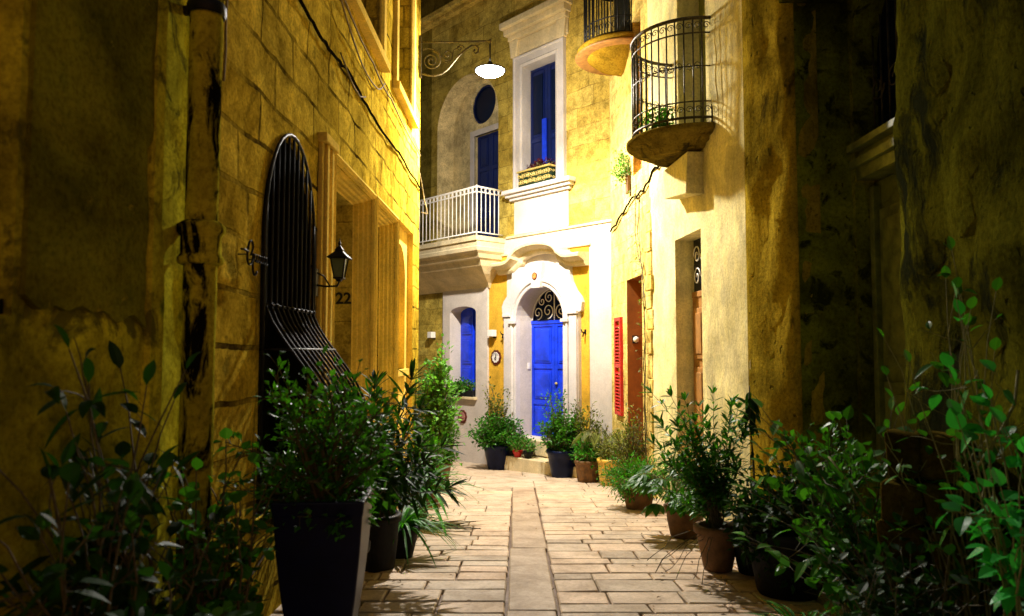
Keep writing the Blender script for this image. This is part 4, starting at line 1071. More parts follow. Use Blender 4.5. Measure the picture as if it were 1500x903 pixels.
# ------------------------------------------------------------------ plants
def rv(r, s=1.0): return Vector((r.uniform(-1, 1), r.uniform(-1, 1), r.uniform(-1, 1))) * s
def leaf(m, p, d, up, L, w, droop=0.2, fold=0.25, seg=3, shape=0.5, tone=None, r=rnd):
    d = d.normalized(); side = d.cross(up)
    if side.length < 1e-4: side = d.orthogonal()
    side.normalize(); nrm = side.cross(d).normalized()
    if tone is None: tone = r.random()
    m.tone = tone
    if seg <= 2:
        b = len(m.v); mid = p + d*L*shape
        m.v += [tuple(p), tuple(mid + side*w + nrm*w*fold), tuple(mid - nrm*0.0), tuple(mid - side*w + nrm*w*fold), tuple(p + d*L - Vector((0, 0, 1))*L*droop)]
        m.face((b, b+2, b+1)); m.face((b, b+3, b+2)); m.face((b+1, b+2, b+4)); m.face((b+2, b+3, b+4)); return
    b = len(m.v); k = seg+1
    for i in range(k+1):
        u = i/k
        ww = w*(math.sin(math.pi*min(1, u**(0.75 if shape < 0.5 else 1.0)))**0.8) if 0 < i < k else 0
        c = p + d*L*u - Vector((0, 0, 1))*(droop*L*u*u)
        if i in (0, k): m.v.append(tuple(c))
        else: m.v += [tuple(c + side*ww + nrm*ww*fold), tuple(c), tuple(c - side*ww + nrm*ww*fold)]
    def idx(i): return [b] if i == 0 else ([b+1+3*(k-1)] if i == k else [b+1+3*(i-1)+j for j in range(3)])
    for i in range(k):
        A, B = idx(i), idx(i+1)
        if len(A) == 1: m.face((A[0], B[1], B[0])); m.face((A[0], B[2], B[1]))
        elif len(B) == 1: m.face((A[0], A[1], B[0])); m.face((A[1], A[2], B[0]))
        else: m.face((A[0], A[1], B[1], B[0])); m.face((A[1], A[2], B[2], B[1]))
def curve(p0, p1, bend, n, r, wob=0.0):
    ax = (p1-p0); out = []
    for i in range(n+1):
        u = i/n; out.append(p0 + ax*u + bend*(4*u*(1-u)) + (rv(r, wob) if 0 < i else Vector((0, 0, 0))))
    return out
def pot(t, r0, r1, h, mat, rim=0.02, square=False):
    m = M()
    prof = [(0.001, 0), (r0*0.95, 0), (r0, 0.015), (r0+(r1-r0)*0.5+0.008, h*0.5), (r1, h-0.06), (r1+rim, h-0.055), (r1+rim+0.004, h-0.01), (r1+rim-0.008, h), (r1-0.02, h), (r1-0.025, h-0.05)]
    m.lathe(prof, (0, 0, 0), 28); m.build('pot', mat, t)
    s = M(); s.lathe([(0, h-0.04), (r1-0.022, h-0.045)], (0, 0, 0), 20); s.build('soil', MT['soil'], t)
def bush(t, base_z, center, rad, n_br, per, LL, lw, lmat, smat, seed, seg=2, updir=0.3, stem_r=0.008, spread=0.04, name='foliage', droop=0.15, twig=True, cone=0.0):
    r = random.Random(seed); F = M(); S = M(); c = Vector(center); R = Vector(rad)
    for i in range(n_br):
        while True:
            q = rv(r)
            if q.length <= 1 and q.length > 0.35: break
        if cone: f = 1-cone*(q.z*0.5+0.5); q = Vector((q.x*f, q.y*f, q.z))
        tip = c + Vector((q.x*R.x, q.y*R.y, q.z*R.z))
        p0 = Vector((r.uniform(-spread, spread), r.uniform(-spread, spread), base_z))
        bend = Vector(((tip.x-p0.x)*-0.1, (tip.y-p0.y)*-0.1, 0)) + rv(r, 0.05)
        path = curve(p0, tip, bend, 6, r, 0.008)
        S.tube(path, [stem_r*(1-0.75*k/6) for k in range(7)], 4, False)
        for k in range(per):
            u = r.uniform(0.3, 1.0)**0.8; j = min(5, int(u*6)); f = u*6-j; a = path[j].lerp(path[j+1], f)
            out = (rv(r) + (path[j+1]-path[j]).normalized()*0.7 + Vector((0, 0, updir))).normalized()
            if twig:
                tl = r.uniform(0.2, 1.0)*LL*1.4; b = a + out*tl
                if r.random() < 0.5: S.tube([a, b], stem_r*0.25, 3, False)
            else: b = a
            d2 = (out + rv(r, 0.6)).normalized(); l = LL*r.uniform(0.6, 1.2)
            leaf(F, b, d2, (Vector((0, 0, 1))+rv(r, 0.7)), l, lw*r.uniform(0.8, 1.2), r.uniform(0, droop*2), 0.25, seg, 0.45, None, r)
    S.build('stem', smat, t); F.build(name, lmat, t, recalc=False)
def strap(t, base_z, n, L, w, lmat, seed, spread=0.03, up=(0.5, 1.4), droop=0.9, r0=0.0, name='foliage', seg=6, ctr=(0, 0)):
    r = random.Random(seed); F = M()
    for i in range(n):
        a = r.uniform(0, 2*math.pi); e = r.uniform(*up)
        d = Vector((math.cos(a), math.sin(a), e)).normalized()
        p = Vector((ctr[0]+spread*math.cos(a)*r.random(), ctr[1]+spread*math.sin(a)*r.random(), base_z))
        leaf(F, p, d, Vector((0, 0, 1)), L*r.uniform(0.6, 1.15), w*r.uniform(0.7, 1.1), droop*r.uniform(0.5, 1.2), 0.3, seg, 0.4, None, r)
    F.build(name, lmat, t, recalc=False)
def lance(t, base_z, stems, LL, lw, lmat, smat, seed, whorls=8, per=4, start=0.3, sr=0.008, name='foliage', droop=0.15):
    # stems: list of tip vectors
    r = random.Random(seed); F = M(); S = M()
    for tip in stems:
        tip = Vector(tip); p0 = Vector((r.uniform(-.05, .05), r.uniform(-.05, .05), base_z))
        path = curve(p0, tip, Vector(((p0.x-tip.x)*0.18, (p0.y-tip.y)*0.18, 0))+rv(r, 0.03), 8, r, 0.006)
        S.tube(path, [sr*(1-0.7*k/8) for k in range(9)], 5, False)
        for w in range(whorls):
            u = start+(1-start)*(w+r.random()*0.5)/whorls; u = min(u, 0.999); j = int(u*8); a = path[j].lerp(path[min(8, j+1)], u*8-j)
            ax = (path[min(8, j+1)]-path[j]).normalized(); ph = r.uniform(0, 6.3)
            for k in range(per + (3 if w == whorls-1 else 0)):
                th = ph + 2*math.pi*k/per + r.uniform(-.3, .3); s1 = ax.orthogonal().normalized(); s2 = ax.cross(s1)
                d = (s1*math.cos(th)+s2*math.sin(th)) + ax*r.uniform(0.3, 1.1) if w < whorls-1 else (s1*math.cos(th)+s2*math.sin(th))*0.7+ax*r.uniform(0.6, 1.5)
                leaf(F, a, d, Vector((0, 0, 1))+rv(r, 0.3), LL*r.uniform(0.65, 1.15), lw*r.uniform(0.8, 1.2), droop*r.uniform(0.2, 1.6), 0.3, 4, 0.5, None, r)
    S.build('stem', smat, t); F.build(name, lmat, t, recalc=False)
def plant(name, label, cat, x, y, group=None, dz=0.0): return thing(name, label, cat, (x, y, gz(y)+dz), 0, group, False)

# --- left side, near: dark shrubs climbing in front of the wall
def branchy(t, tips, base, LL, lw, lmat, seed, per=16, seg=4, sub=3, sr=0.009, droop=0.25, hang=0.0):
    r = random.Random(seed); F = M(); S = M()
    for tip in tips:
        tip = Vector(tip); p0 = Vector(base)+Vector((r.uniform(-.1, .1), r.uniform(-.1, .1), 0))
        path = curve(p0, tip, Vector(((p0.x-tip.x)*0.2, (p0.y-tip.y)*0.2, 0.05))+rv(r, 0.06), 8, r, 0.012)
        S.tube(path, [sr*(1-0.75*k/8) for k in range(9)], 5, False)
        starts = []
        for k in range(sub):
            u = r.uniform(0.35, 0.9); j = int(u*8); a = path[j]; dd = (rv(r, 0.8)+Vector((0, 0, 0.6))).normalized()*r.uniform(0.14, 0.3)
            tw = curve(a, a+dd, rv(r, 0.02), 4, r, 0.008); S.tube(tw, [sr*0.4*(1-0.6*i/4) for i in range(5)], 4, False); starts.append(tw)
        starts.append(path[3:])
        for k in range(per):
            tw = r.choice(starts); j = r.randrange(len(tw)-1); a = tw[j].lerp(tw[j+1], r.random()); ax = (tw[j+1]-tw[j]).normalized()
            d = (rv(r)+ax*0.5+Vector((0, 0, -hang))).normalized(); b = a+d*LL*0.18; S.tube([a, b], sr*0.15, 3, False)
            leaf(F, b, d, Vector((0, 0, 1))+rv(r, 0.5), LL*r.uniform(0.55, 1.15), lw*r.uniform(0.7, 1.15), droop*r.uniform(0, 1.6), 0.22, seg, 0.4, None, r)
        leaf(F, path[-1], (path[-1]-path[-2]), Vector((0, 0, 1)), LL, lw, droop, 0.2, seg, 0.4, None, r)
    S.build('stem', MT['green_stem'] if base[0] > 0.01 else MT['bark'], t); F.build('foliage', lmat, t, recalc=False)
r_ = random.Random(11)
t = plant('wall_shrub', 'dark broad leaved shrub silhouetted against the olive wall at the lower left edge', 'shrub', -1.27, 2.45)
branchy(t, [(-0.10+0.2*r_.random()-0.1, -0.55+r_.random()*0.9, 0.62+0.85*r_.random()**1.2) for i in range(20)] + [(0.05, 0.35, 1.42), (-0.08, -0.2, 1.50), (0.02, 0.1, 1.36)], (0, 0, 0), 0.14, 0.020, L1, 21, 14, 4, 3, droop=0.4)
t = plant('wall_shrub', 'dense dark low shrub filling the bottom left corner of the alley', 'shrub', -1.18, 2.15)
branchy(t, [(0.35*r_.random()-0.2, -0.3+r_.random()*0.9, 0.3+0.85*r_.random()) for i in range(36)], (0, 0, 0), 0.10, 0.026, L1, 22, 18, 3, 3)
t = plant('wall_shrub', 'round leaved dark green shrub between the drainpipe and the big navy planter', 'shrub', -1.25, 3.1)
branchy(t, [(0.4*r_.random()-0.2, -0.4+r_.random()*0.9, 0.35+0.85*r_.random()) for i in range(30)], (0, 0, 0), 0.07, 0.030, L2, 23, 18, 3, 3)
# navy planter with shrub
t = thing('potted_shrub', 'small leaved shrub in a tall tapered navy planter', 'potted plant', (-0.90, 3.62, gz(3.62)), R_(4), None, False)
m = M(); a, b, h = 0.095, 0.205, 0.87
def sq(r1, z): return [(-r1, -r1, z), (r1, -r1, z), (r1, r1, z), (-r1, r1, z)]
lv = [sq(a, 0), sq(a+(b-a)*0.36, h*0.22), sq(a+(b-a)*0.66, h*0.48), sq(a+(b-a)*0.86, h*0.72), sq(b-0.004, h*0.92), sq(b, h*0.93), sq(b+0.006, h), sq(b-0.025, h), sq(b-0.03, h-0.06)]
for q in lv: m.v += q
for i in range(len(lv)-1):
    for j in range(4): m.face((i*4+j, i*4+(j+1) % 4, i*4+4+(j+1) % 4, i*4+4+j))
m.face((0, 3, 2, 1)); m.build('planter', MT['planter'], t, 0.008)
m = M(); m.box(-0.17, 0.17, -0.17, 0.17, h-0.08, h-0.05); m.build('soil', MT['soil'], t)
bush(t, h-0.05, (-0.05, -0.02, h+0.21), (0.46, 0.36, 0.46), 92, 26, 0.055, 0.014, L2, MT['bark'], 31, 2, 0.3)
# second bush behind it by the cage
t = plant('potted_shrub', 'dark feathery shrub in a black pot under the bellied window cage', 'potted plant', -1.12, 4.75)
pot(t, 0.15, 0.2, 0.42, MT['black_pot'])
lance(t, 0.4, [(-0.15+0.5*r_.random(), -0.35+0.7*r_.random(), 0.75+0.65*r_.random()) for i in range(30)], 0.12, 0.012, L2, MT['bark'], 32, 10, 5, 0.3, 0.006)
t = plant('oleander', 'tall dark oleander with long lance leaves in a black pot behind the navy planter', 'potted plant', -1.06, 5.9)
pot(t, 0.14, 0.17, 0.42, MT['black_pot'])
lance(t, 0.40, [(-0.36+0.82*r_.random(), -1.15+1.15*r_.random(), 0.7+0.85*r_.random()) for i in range(24)] + [(0.5, -0.4, 0.8), (0.58, -0.2, 1.0), (0.48, -0.7, 0.95), (0.62, -0.5, 0.7), (0.4, -0.3, 1.3)], 0.19, 0.016, L1, MT['bark'], 33, 8, 5, 0.35, 0.008)
t = plant('spider_plant', 'low dark strap leaved plant in a black pot at the foot of the oleander', 'potted plant', -0.93, 6.3)
pot(t, 0.1, 0.14, 0.26, MT['black_pot']); strap(t, 0.24, 170, 0.55, 0.014, L5, 34, up=(0.2, 1.3), droop=0.7)
t = plant('strap_leaf_plant', 'bright green arching strap leaved plant in terracotta along the left wall', 'potted plant', -1.04, 7.9)
pot(t, 0.13, 0.17, 0.33, MT['terracotta']); strap(t, 0.31, 110, 0.85, 0.034, L5, 35, up=(0.35, 1.7), droop=0.75)
t = plant('small_bush', 'low leafy bush between the strap leaved plant and the tall light green bush', 'potted plant', -1.06, 9.3)
pot(t, 0.15, 0.2, 0.32, MT['terracotta']); bush(t, 0.3, (0, 0, 0.66), (0.32, 0.32, 0.36), 36, 20, 0.07, 0.016, L2, MT['bark'], 36)
t = plant('tall_bush', 'tall narrow light green bush in a terracotta pot at the end of the left house', 'potted plant', -1.12, 10.9)
pot(t, 0.17, 0.23, 0.38, MT['terracotta'])
bush(t, 0.35, (0.04, -0.05, 1.15), (0.46, 0.4, 0.98), 120, 30, 0.085, 0.028, L3, MT['bark'], 37, cone=0.35)
t = plant('round_bush', 'round dark green bush in a dark blue glazed pot left of the front door', 'potted plant', -0.26, 13.75)
pot(t, 0.18, 0.26, 0.46, MT['blue_pot'])
bush(t, 0.45, (-0.03, 0, 0.68), (0.50, 0.44, 0.38), 100, 28, 0.08, 0.024, L2, MT['bark'], 38); 
r_b = t
bush(t, 0.6, (0.0, 0.1, 1.3), (0.34, 0.3, 0.42), 22, 20, 0.07, 0.018, L4, MT['bark'], 39, name='upper_sprays')
# pots on the doorstep (two rows)
for i, (s, y, z, mat, lm, lb) in enumerate([(-0.58, -0.42, -0.56, 'black_pot', L2, 'small green plant in a black pot on the lower doorstep nearest the white door frame'),
        (-0.36, -0.48, -0.56, 'red', L5, 'small green plant in a bright red pot on the lower doorstep'),
        (-0.12, -0.45, -0.56, 'black_pot', L5, 'leafy plant in a black pot on the doorstep right of the red pot')]):
    p = FF.w(s, y, z); t = thing('step_plant', lb, 'potted plant', tuple(p), 0, 'little pots on the doorstep', False)
    pot(t, 0.06, 0.08, 0.13, MT[mat], 0.01); bush(t, 0.12, (0, 0, 0.25), (0.19, 0.19, 0.15), 22, 14, 0.05, 0.016, lm, MT['green_stem'], 50+i)
# right far group
t = plant('glossy_bush', 'tall dark bush in a blue glazed pot in front of the blue front door', 'potted plant', 0.84, 12.45)
pot(t, 0.18, 0.25, 0.45, MT['blue_pot'])
bush(t, 0.42, (0.0, 0, 0.72), (0.42, 0.38, 0.38), 80, 26, 0.08, 0.022, L2, MT['bark'], 40)
bush(t, 0.5, (-0.1, 0.05, 1.2), (0.28, 0.25, 0.34), 20, 18, 0.06, 0.016, L2, MT['bark'], 41, name='upper_sprays')
t = plant('slender_bush', 'slender olive green bush right of the white door frame', 'potted plant', 1.22, 12.35)
pot(t, 0.15, 0.19, 0.36, MT['terracotta']); bush(t, 0.34, (0.0, 0, 0.9), (0.3, 0.28, 0.52), 40, 22, 0.07, 0.016, L4, MT['bark'], 42)
strap(t, 0.34, 24, 0.4, 0.02, L7, 43, name='strap_leaves')
t = plant('palm', 'small palm with drooping fronds in a terracotta pot in the right far corner', 'potted plant', 1.42, 11.9)
pot(t, 0.14, 0.18, 0.34, MT['terracotta'])
def palm(t, bz, n, L, lmat, seed):
    r = random.Random(seed); F = M(); S = M()
    for i in range(n):
        a = 2*math.pi*i/n+r.uniform(-.3, .3); d = Vector((math.cos(a), math.sin(a), 0)); h = r.uniform(0.5, 0.8)
        pts = [Vector((0, 0, bz)) + d*(L*u*0.9) + Vector((0, 0, h*(2.1*u-1.5*u*u))) for u in [k/10 for k in range(11)]]
        S.tube(pts, [0.007*(1-0.6*k/10) for k in range(11)], 4, False)
        for k in range(3, 11):
            for s in (-1, 1):
                for e in (0, 0.5):
                    if k == 10 and e: continue
                    q = pts[k] if not e else pts[k].lerp(pts[k+1], e); sd = d.cross(Vector((0, 0, 1)))*s
                    leaf(F, q, sd*0.7+d*0.4+Vector((0, 0, -0.5)), Vector((0, 0, 1)), L*0.42*r.uniform(.8, 1.1), 0.009, 0.5, 0.2, 3, 0.5, None, r)
    S.build('stem', MT['green_stem'], t); F.build('frond', lmat, t, recalc=False)
palm(t, 0.34, 9, 0.45, L4, 44)
t = plant('yellow_potted_plant', 'yellow green foliage in a bright yellow glazed pot by the orange doorway', 'potted plant', 1.50, 11.3)
pot(t, 0.17, 0.20, 0.40, MT['yellow_pot'], 0.015); bush(t, 0.38, (0, 0, 0.5), (0.28, 0.26, 0.2), 40, 18, 0.06, 0.014, L4, MT['green_stem'], 45)
t = plant('brown_potted_plant', 'green plant in a brown ribbed pot between the yellow pot and the blue glazed pot', 'potted plant', 1.18, 11.75)
pot(t, 0.15, 0.18, 0.34, MT['terracotta']); bush(t, 0.32, (0, 0, 0.48), (0.25, 0.24, 0.2), 34, 18, 0.065, 0.02, L5, MT['green_stem'], 46)
t = plant('wispy_shrub', 'wispy olive shrub with thin twigs in a terracotta pot below the climbing vine', 'potted plant', 1.62, 10.35)
pot(t, 0.15, 0.19, 0.34, MT['terracotta']); bush(t, 0.32, (0.0, 0, 0.75), (0.36, 0.36, 0.46), 46, 20, 0.075, 0.012, L4, MT['bark'], 47)
t = plant('fern', 'dense bright green ferny bush spreading over the paving on the right', 'potted plant', 1.52, 9.0)
pot(t, 0.15, 0.19, 0.28, MT['terracotta']); bush(t, 0.25, (-0.05, 0, 0.36), (0.46, 0.44, 0.27), 130, 30, 0.06, 0.009, L5, MT['green_stem'], 48, updir=0.1)
t = plant('broad_leaf_plant', 'broad lobed leaf plant leaning out over the paving in front of the ferny bush', 'potted plant', 1.66, 7.2)
pot(t, 0.14, 0.18, 0.3, MT['terracotta'])
def broad(t, bz, n, seed, L=0.22, rad=0.42, lm=L2, ctr=(0, 0)):
    r = random.Random(seed); F = M(); S = M()
    for i in range(n):
        a = r.uniform(0, 6.28); R = rad*r.uniform(0.3, 1); h = bz+r.uniform(0.05, 0.42)
        p0 = Vector((ctr[0], ctr[1], bz)); p1 = Vector((ctr[0]+R*math.cos(a), ctr[1]+R*math.sin(a), h)); S.tube(curve(p0, p1, Vector((0, 0, 0.08)), 5, r), 0.005, 4, False)
        d = Vector((math.cos(a), math.sin(a), -0.2)); tn = r.random()
        for th in (-1.1, -0.55, 0, 0.55, 1.1):
            c, s = math.cos(th), math.sin(th); dd = Vector((d.x*c-d.y*s, d.x*s+d.y*c, d.z))
            leaf(F, p1, dd, Vector((0, 0, 1)), L*(1-0.25*abs(th)), L*0.2, 0.35, 0.15, 3, 0.5, tn, r)
    S.build('stem', MT['green_stem'], t); F.build('foliage', lm, t, recalc=False)
broad(t, 0.3, 34, 49, L=0.19, rad=0.36, ctr=(-0.1, 0))
t = plant('tall_oleander', 'tall airy narrow leaved plant in a terracotta pot by the rendered right wall', 'potted plant', 1.60, 5.85)
pot(t, 0.11, 0.16, 0.34, MT['terracotta'])
rr = random.Random(60)
lance(t, 0.32, [(rr.uniform(-0.50, 0.30), rr.uniform(-0.3, 0.35), rr.uniform(0.55, 1.46)) for i in range(50)], 0.11, 0.012, L2, MT['bark'], 61, 9, 4, 0.4, 0.006)
r2 = random.Random(62); m = M()
for i in range(7):
    a = r2.uniform(2.2, 4.4); p0 = Vector((0, 0, 0.3)); d = Vector((math.cos(a), math.sin(a), 0)); pts = [p0+d*(0.55*u)+Vector((0, 0, 0.05*u-0.55*u*u*r2.uniform(.5, .65))) for u in [k/8 for k in range(9)]]
    m.tube([q+rv(r2, 0.008) for q in pts], 0.003, 4, False)
m.build('dry_runner', MT['bark'], t)
t = plant('drooping_stem_plant', 'single tall stem with drooping dark leaves in a black pot at the rough corner', 'potted plant', 1.86, 5.75)
pot(t, 0.13, 0.18, 0.36, MT['black_pot'])
m = M(); m.tube([(0, 0, 0.34), (0.0, 0, 0.8), (-0.03, 0, 1.25), (-0.02, 0, 1.42)], [0.009, 0.008, 0.006, 0.004], 6); m.build('stem', MT['bark'], t)
F = M(); r3 = random.Random(63)
for i in range(26):
    a = r3.uniform(0, 6.28); z = r3.uniform(1.12, 1.42); leaf(F, Vector((-0.02, 0, z)), Vector((math.cos(a), math.sin(a), r3.uniform(-1.6, 0.1))), Vector((0, 0, 1)), r3.uniform(0.10, 0.17), 0.024, 0.3, 0.2, 4, 0.4, None, r3)
for i in range(14):
    a = r3.uniform(0, 6.28); z = r3.uniform(0.6, 1.1); leaf(F, Vector((-0.01, 0, z)), Vector((math.cos(a), math.sin(a), -0.6)), Vector((0, 0, 1)), 0.06, 0.012, 0.3, 0.2, 3, 0.4, None, r3)
F.build('foliage', L1, t, recalc=False)
t = plant('dark_bush', 'very dark round bush in a black pot in front of the rough stone corner', 'potted plant', 1.88, 5.15)
pot(t, 0.2, 0.26, 0.45, MT['black_pot']); bush(t, 0.42, (0.02, 0.0, 0.50), (0.42, 0.40, 0.40), 90, 26, 0.07, 0.022, L1, MT['bark'], 64)
t = plant('dark_bush', 'dark leafy bush in a black pot inside the deep doorway recess', 'potted plant', 2.25, 5.3)
pot(t, 0.15, 0.2, 0.4, MT['black_pot']); bush(t, 0.38, (0.0, 0, 0.8), (0.33, 0.3, 0.42), 36, 18, 0.075, 0.02, L2, MT['bark'], 65)
# near right climbers
t = plant('climbing_plant', 'leafy climber with long pale stems in front of the deep doorway', 'climbing plant', 1.95, 4.1)
rr = random.Random(70)
branchy(t, [(rr.uniform(-0.65, 0.25), rr.uniform(-0.5, 0.5), rr.uniform(0.3, 1.3)) for i in range(38)], (0, 0, 0), 0.11, 0.032, L2, 71, 15, 3, 3, 0.007)
t = plant('climbing_plant', 'tall thin climber spreading up the near right stone pier to head height', 'climbing plant', 2.05, 3.55)
branchy(t, [(rr.uniform(-0.30, 0.12), rr.uniform(-0.45, 0.35), rr.uniform(0.9, 2.05)) for i in range(20)], (0.05, 0, 0), 0.085, 0.022, L2, 72, 11, 4, 3, 0.007)
t = plant('climbing_plant', 'glossy bright green climber at the right edge of the alley with sharp pointed leaves', 'climbing plant', 1.92, 2.85)
branchy(t, [(rr.uniform(-0.20, 0.10), rr.uniform(-0.4, 0.35), rr.uniform(0.7, 1.75)) for i in range(16)], (0.05, 0, 0), 0.10, 0.032, L7, 73, 12, 4, 3, 0.007)
t = plant('ground_shrub', 'low spreading dark shrub at the foot of the near right pier', 'shrub', 1.78, 3.35)
branchy(t, [(rr.uniform(-0.4, 0.3), rr.uniform(-0.5, 0.5), rr.uniform(0.15, 0.75)) for i in range(34)], (0, 0, 0), 0.08, 0.024, L1, 74, 14, 3, 3, 0.006)
t = plant('grass_clump', 'clump of arching narrow grassy leaves on the paving edge at the lower right', 'grass clump', 1.62, 4.15)
strap(t, 0.0, 70, 0.42, 0.010, L5, 75, up=(0.3, 1.5), droop=0.6, spread=0.08)
# long pale bare stems on the right climber
for i, (pts, lb) in enumerate([([(1.95, 3.9, 0.35), (1.93, 3.85, 0.50), (1.98, 3.8, 0.62), (2.02, 3.8, 0.80)], 'bare pale curved stem low among the right climbers'),
                  ([(2.0, 3.2, 0.85), (2.1, 3.2, 1.0), (2.13, 3.15, 1.12), (2.15, 3.15, 1.26)], 'bare pale curved stem high among the right climbers'),
                  ([(1.78, 4.2, 0.75), (1.85, 4.1, 0.62), (1.95, 4.0, 0.42)], 'straight bare pale stem slanting down among the right climbers')]):
    m = M(); q = [Vector(p) for p in pts]; m.tube(q, 0.006, 5); tag(m.build('bare_stem', MT['green_stem']), lb, 'stem')

# --- window boxes
t = FF.at('flower_box', 'gilt scrollwork flower box with dark red flowers on the upper window ledge', 'flower box', -0.25, -0.02, 4.445)
m = M(); m.box(-0.42, 0.40, -0.15, 0.14, 0.0, 0.26); m.build('box', MT['green_iron'], t)
m = M(); m.box(-0.45, 0.43, -0.18, -0.13, 0.265, 0.30); m.box(-0.45, 0.43, 0.13, 0.16, 0.265, 0.30); m.box(0.39, 0.43, -0.13, 0.13, 0.265, 0.30); m.box(-0.45, -0.41, -0.13, 0.13, 0.265, 0.30); m.build('rim', MT['gold'], t, 0.004)
m = M(); rr = random.Random(80)
for i in range(30):
    x = -0.39+0.76*(i % 15)/14; z = 0.075+0.12*(i//15); m.tube(spiral(x, z, 0.048, 1.3, rr.uniform(0, 6), -0.156, rr.choice((1, -1)), 12), 0.0085, 4)
for i in range(8):
    y = -0.12+0.24*(i % 4)/3; z = 0.075+0.12*(i//4); m.tube([(0.406, y+0.03*math.cos(a*0.6)*(1-a/16), z+0.03*math.sin(a*0.6)*(1-a/16)) for a in range(12)], 0.006, 4)
m.build('scrollwork', MT['gold'], t)
bush(t, 0.24, (0, 0.0, 0.36), (0.42, 0.12, 0.12), 40, 14, 0.05, 0.018, L6, MT['green_stem'], 81, name='flowers', spread=0.0)
t = FF.at('window_plants', 'low dark green plants in a trough on the sill of the lower blue window', 'flower box', -2.5, -0.02, 0.42)
m = M(); m.box(-0.4, 0.4, -0.10, 0.10, 0, 0.12); m.build('trough', MT['black_pot'], t, 0.006)
bush(t, 0.1, (0, -0.02, 0.2), (0.46, 0.16, 0.13), 50, 16, 0.06, 0.02, L2, MT['green_stem'], 82, spread=0.05)
t = FR.at('balcony_plant', 'small dark leafy plant in a pot on the bowed iron balcony', 'potted plant', 4.0, -0.33, 3.73)
pot(t, 0.08, 0.11, 0.14, MT['terracotta'], 0.01); bush(t, 0.13, (0, 0, 0.28), (0.22, 0.2, 0.16), 26, 16, 0.06, 0.018, L2, MT['green_stem'], 83)
t = FR.at('wall_fern', 'little bright green fern sprouting from the wall beside the upper orange shutter', 'plant', 1.36, -0.01, 4.05)
m = M(); m.box(-0.06, 0.06, -0.05, 0.0, -0.32, -0.05); m.build('pot', MT['terracotta'], t, 0.01)
bush(t, -0.06, (-0.02, -0.14, 0.1), (0.16, 0.14, 0.26), 26, 14, 0.06, 0.014, L3, MT['green_stem'], 84)
# climbing vine on the right wall
def vine():
    t = FR.at('climbing_vine', 'thin bare vine with scattered small leaves climbing the yellow wall right of the orange door', 'climbing vine', 2.3, -0.03, -0.6)
    r = random.Random(90); S = M(); F = M()
    mains = [[(0, -0.02, 0), (0.05, -0.03, 0.8), (-0.03, -0.03, 1.6), (0.02, -0.03, 2.3), (-0.1, -0.02, 3.0), (-0.32, -0.02, 3.6), (-0.22, -0.02, 4.3)],
             [(0.06, -0.02, 0), (0.0, -0.04, 1.0), (0.06, -0.03, 2.0), (-0.02, -0.02, 2.7), (-0.16, -0.02, 3.2)],
             [(-0.12, -0.02, 3.1), (-0.45, -0.02, 3.5), (-0.38, -0.02, 4.5)]]
    for mn in mains:
        pts = []
        for a, b in zip(mn[:-1], mn[1:]):
            for k in range(6):
                u = k/6; pts.append(Vector(a).lerp(Vector(b), u)+Vector((r.uniform(-.02, .02), r.uniform(-.008, .008), 0)))
        S.tube(pts, 0.007, 4, False)
        for i in range(len(pts)):
            if r.random() < 0.75:
                d = Vector((r.uniform(-1, 1), -0.6, r.uniform(-.6, .6))).normalized(); q = pts[i]+d*r.uniform(0.03, 0.12)
                S.tube([pts[i], q], 0.003, 3, False)
                for k in range(r.randrange(1, 3)): leaf(F, q, d+rv(r, 0.5), Vector((0, 0, 1)), r.uniform(0.04, 0.075), 0.016, 0.2, 0.2, 2, 0.45, None, r)
    S.build('stem', MT['bark'], t); F.build('foliage', L4, t, recalc=False)
vine()
cable([(0.15, -0.03, 3.35), (0.9, -0.03, 3.5), (1.6, -0.03, 3.62), (2.2, -0.03, 3.6), (2.75, -0.03, 3.78), (3.3, -0.03, 3.72)], 0.016, MT['black_cable'], 'crooked dark cable crossing the cream wall below the bowed balcony', FR, 6, 0.02, 0.02, 9)
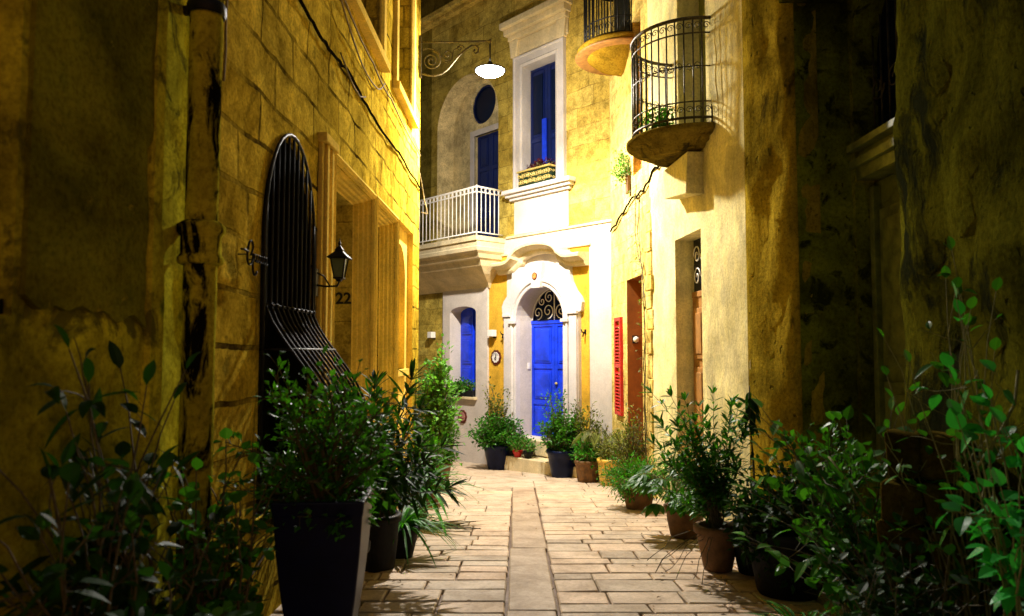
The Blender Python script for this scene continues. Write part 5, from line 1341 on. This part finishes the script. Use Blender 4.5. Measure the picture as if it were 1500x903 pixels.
# dry twigs on the paving
rr = random.Random(91); m = M()
for i in range(12):
    y = rr.uniform(7.4, 8.0); x = rr.uniform(-0.95, -0.7); a = rr.uniform(-0.5, 0.35); L = rr.uniform(0.2, 0.5)
    m.tube([(x+L*u*math.cos(a), y+L*u*math.sin(a)+rr.uniform(-.015, .015), gz(y+L*u*math.sin(a))+0.012+rr.uniform(0, .02)) for u in (0, .25, .5, .75, 1)], 0.004, 4)
tag(m.build('fallen_twigs', MT['bark']), 'scatter of dry fallen twigs on the paving beside the strap leaved plant', 'twigs', kind='stuff')

rr = random.Random(95); m = M()
for i in range(150):
    sd = rr.choice((-1, 1)); y = rr.uniform(4.6, 12.5); x = (rr.uniform(-1.35, -0.6) if sd < 0 else rr.uniform(0.9, 1.75)) if rr.random() < 0.85 else rr.uniform(-0.9, 1.2)
    a = rr.uniform(0, 6.28); leaf(m, Vector((x, y, gz(y)+0.008+rr.uniform(0, 0.006))), Vector((math.cos(a), math.sin(a), 0.05)), Vector((0, 0, 1)), rr.uniform(0.025, 0.06), rr.uniform(0.006, 0.012), 0.1, 0.5, 2, 0.45, None, rr)
tag(m.build('leaf_litter', leafmat('dry_leaf', (0.16, 0.09, 0.03), 0.7, 0.1), recalc=False), 'small dry fallen leaves scattered on the paving near the pots', 'leaf litter', kind='stuff')

# ------------------------------------------------------------------ world, camera
w = bpy.data.worlds.new('World'); SC.world = w; w.use_nodes = True
nt = w.node_tree; bg = nt.nodes['Background']; sk = nt.nodes.new('ShaderNodeTexSky'); sk.sky_type = 'NISHITA'; sk.sun_disc = False
sk.sun_elevation = R_(1.0); sk.sun_rotation = R_(150)
nt.links.new(sk.outputs[0], bg.inputs[0]); bg.inputs[1].default_value = SKY
cd = bpy.data.cameras.new('camera'); cam = bpy.data.objects.new('camera', cd); C.objects.link(cam); SC.camera = cam
cam.location = (0, 0, EYE); cam.rotation_euler = (R_(90+3.35), 0, 0); cd.sensor_width = 36; cd.lens = 36*1083/1500; cd.clip_end = 500; cd.clip_start = 0.05
cd.dof.use_dof = True; cd.dof.focus_distance = 12.0; cd.dof.aperture_fstop = 2.8
SC.view_settings.view_transform = 'Standard'; SC.view_settings.look = 'None'; SC.view_settings.gamma = 1; SC.view_settings.use_curve_mapping = False
SC.view_settings.exposure = EXPO
SC.render.engine = 'CYCLES'; SC.cycles.max_bounces = 8; SC.cycles.diffuse_bounces = 5; SC.cycles.use_denoising = True
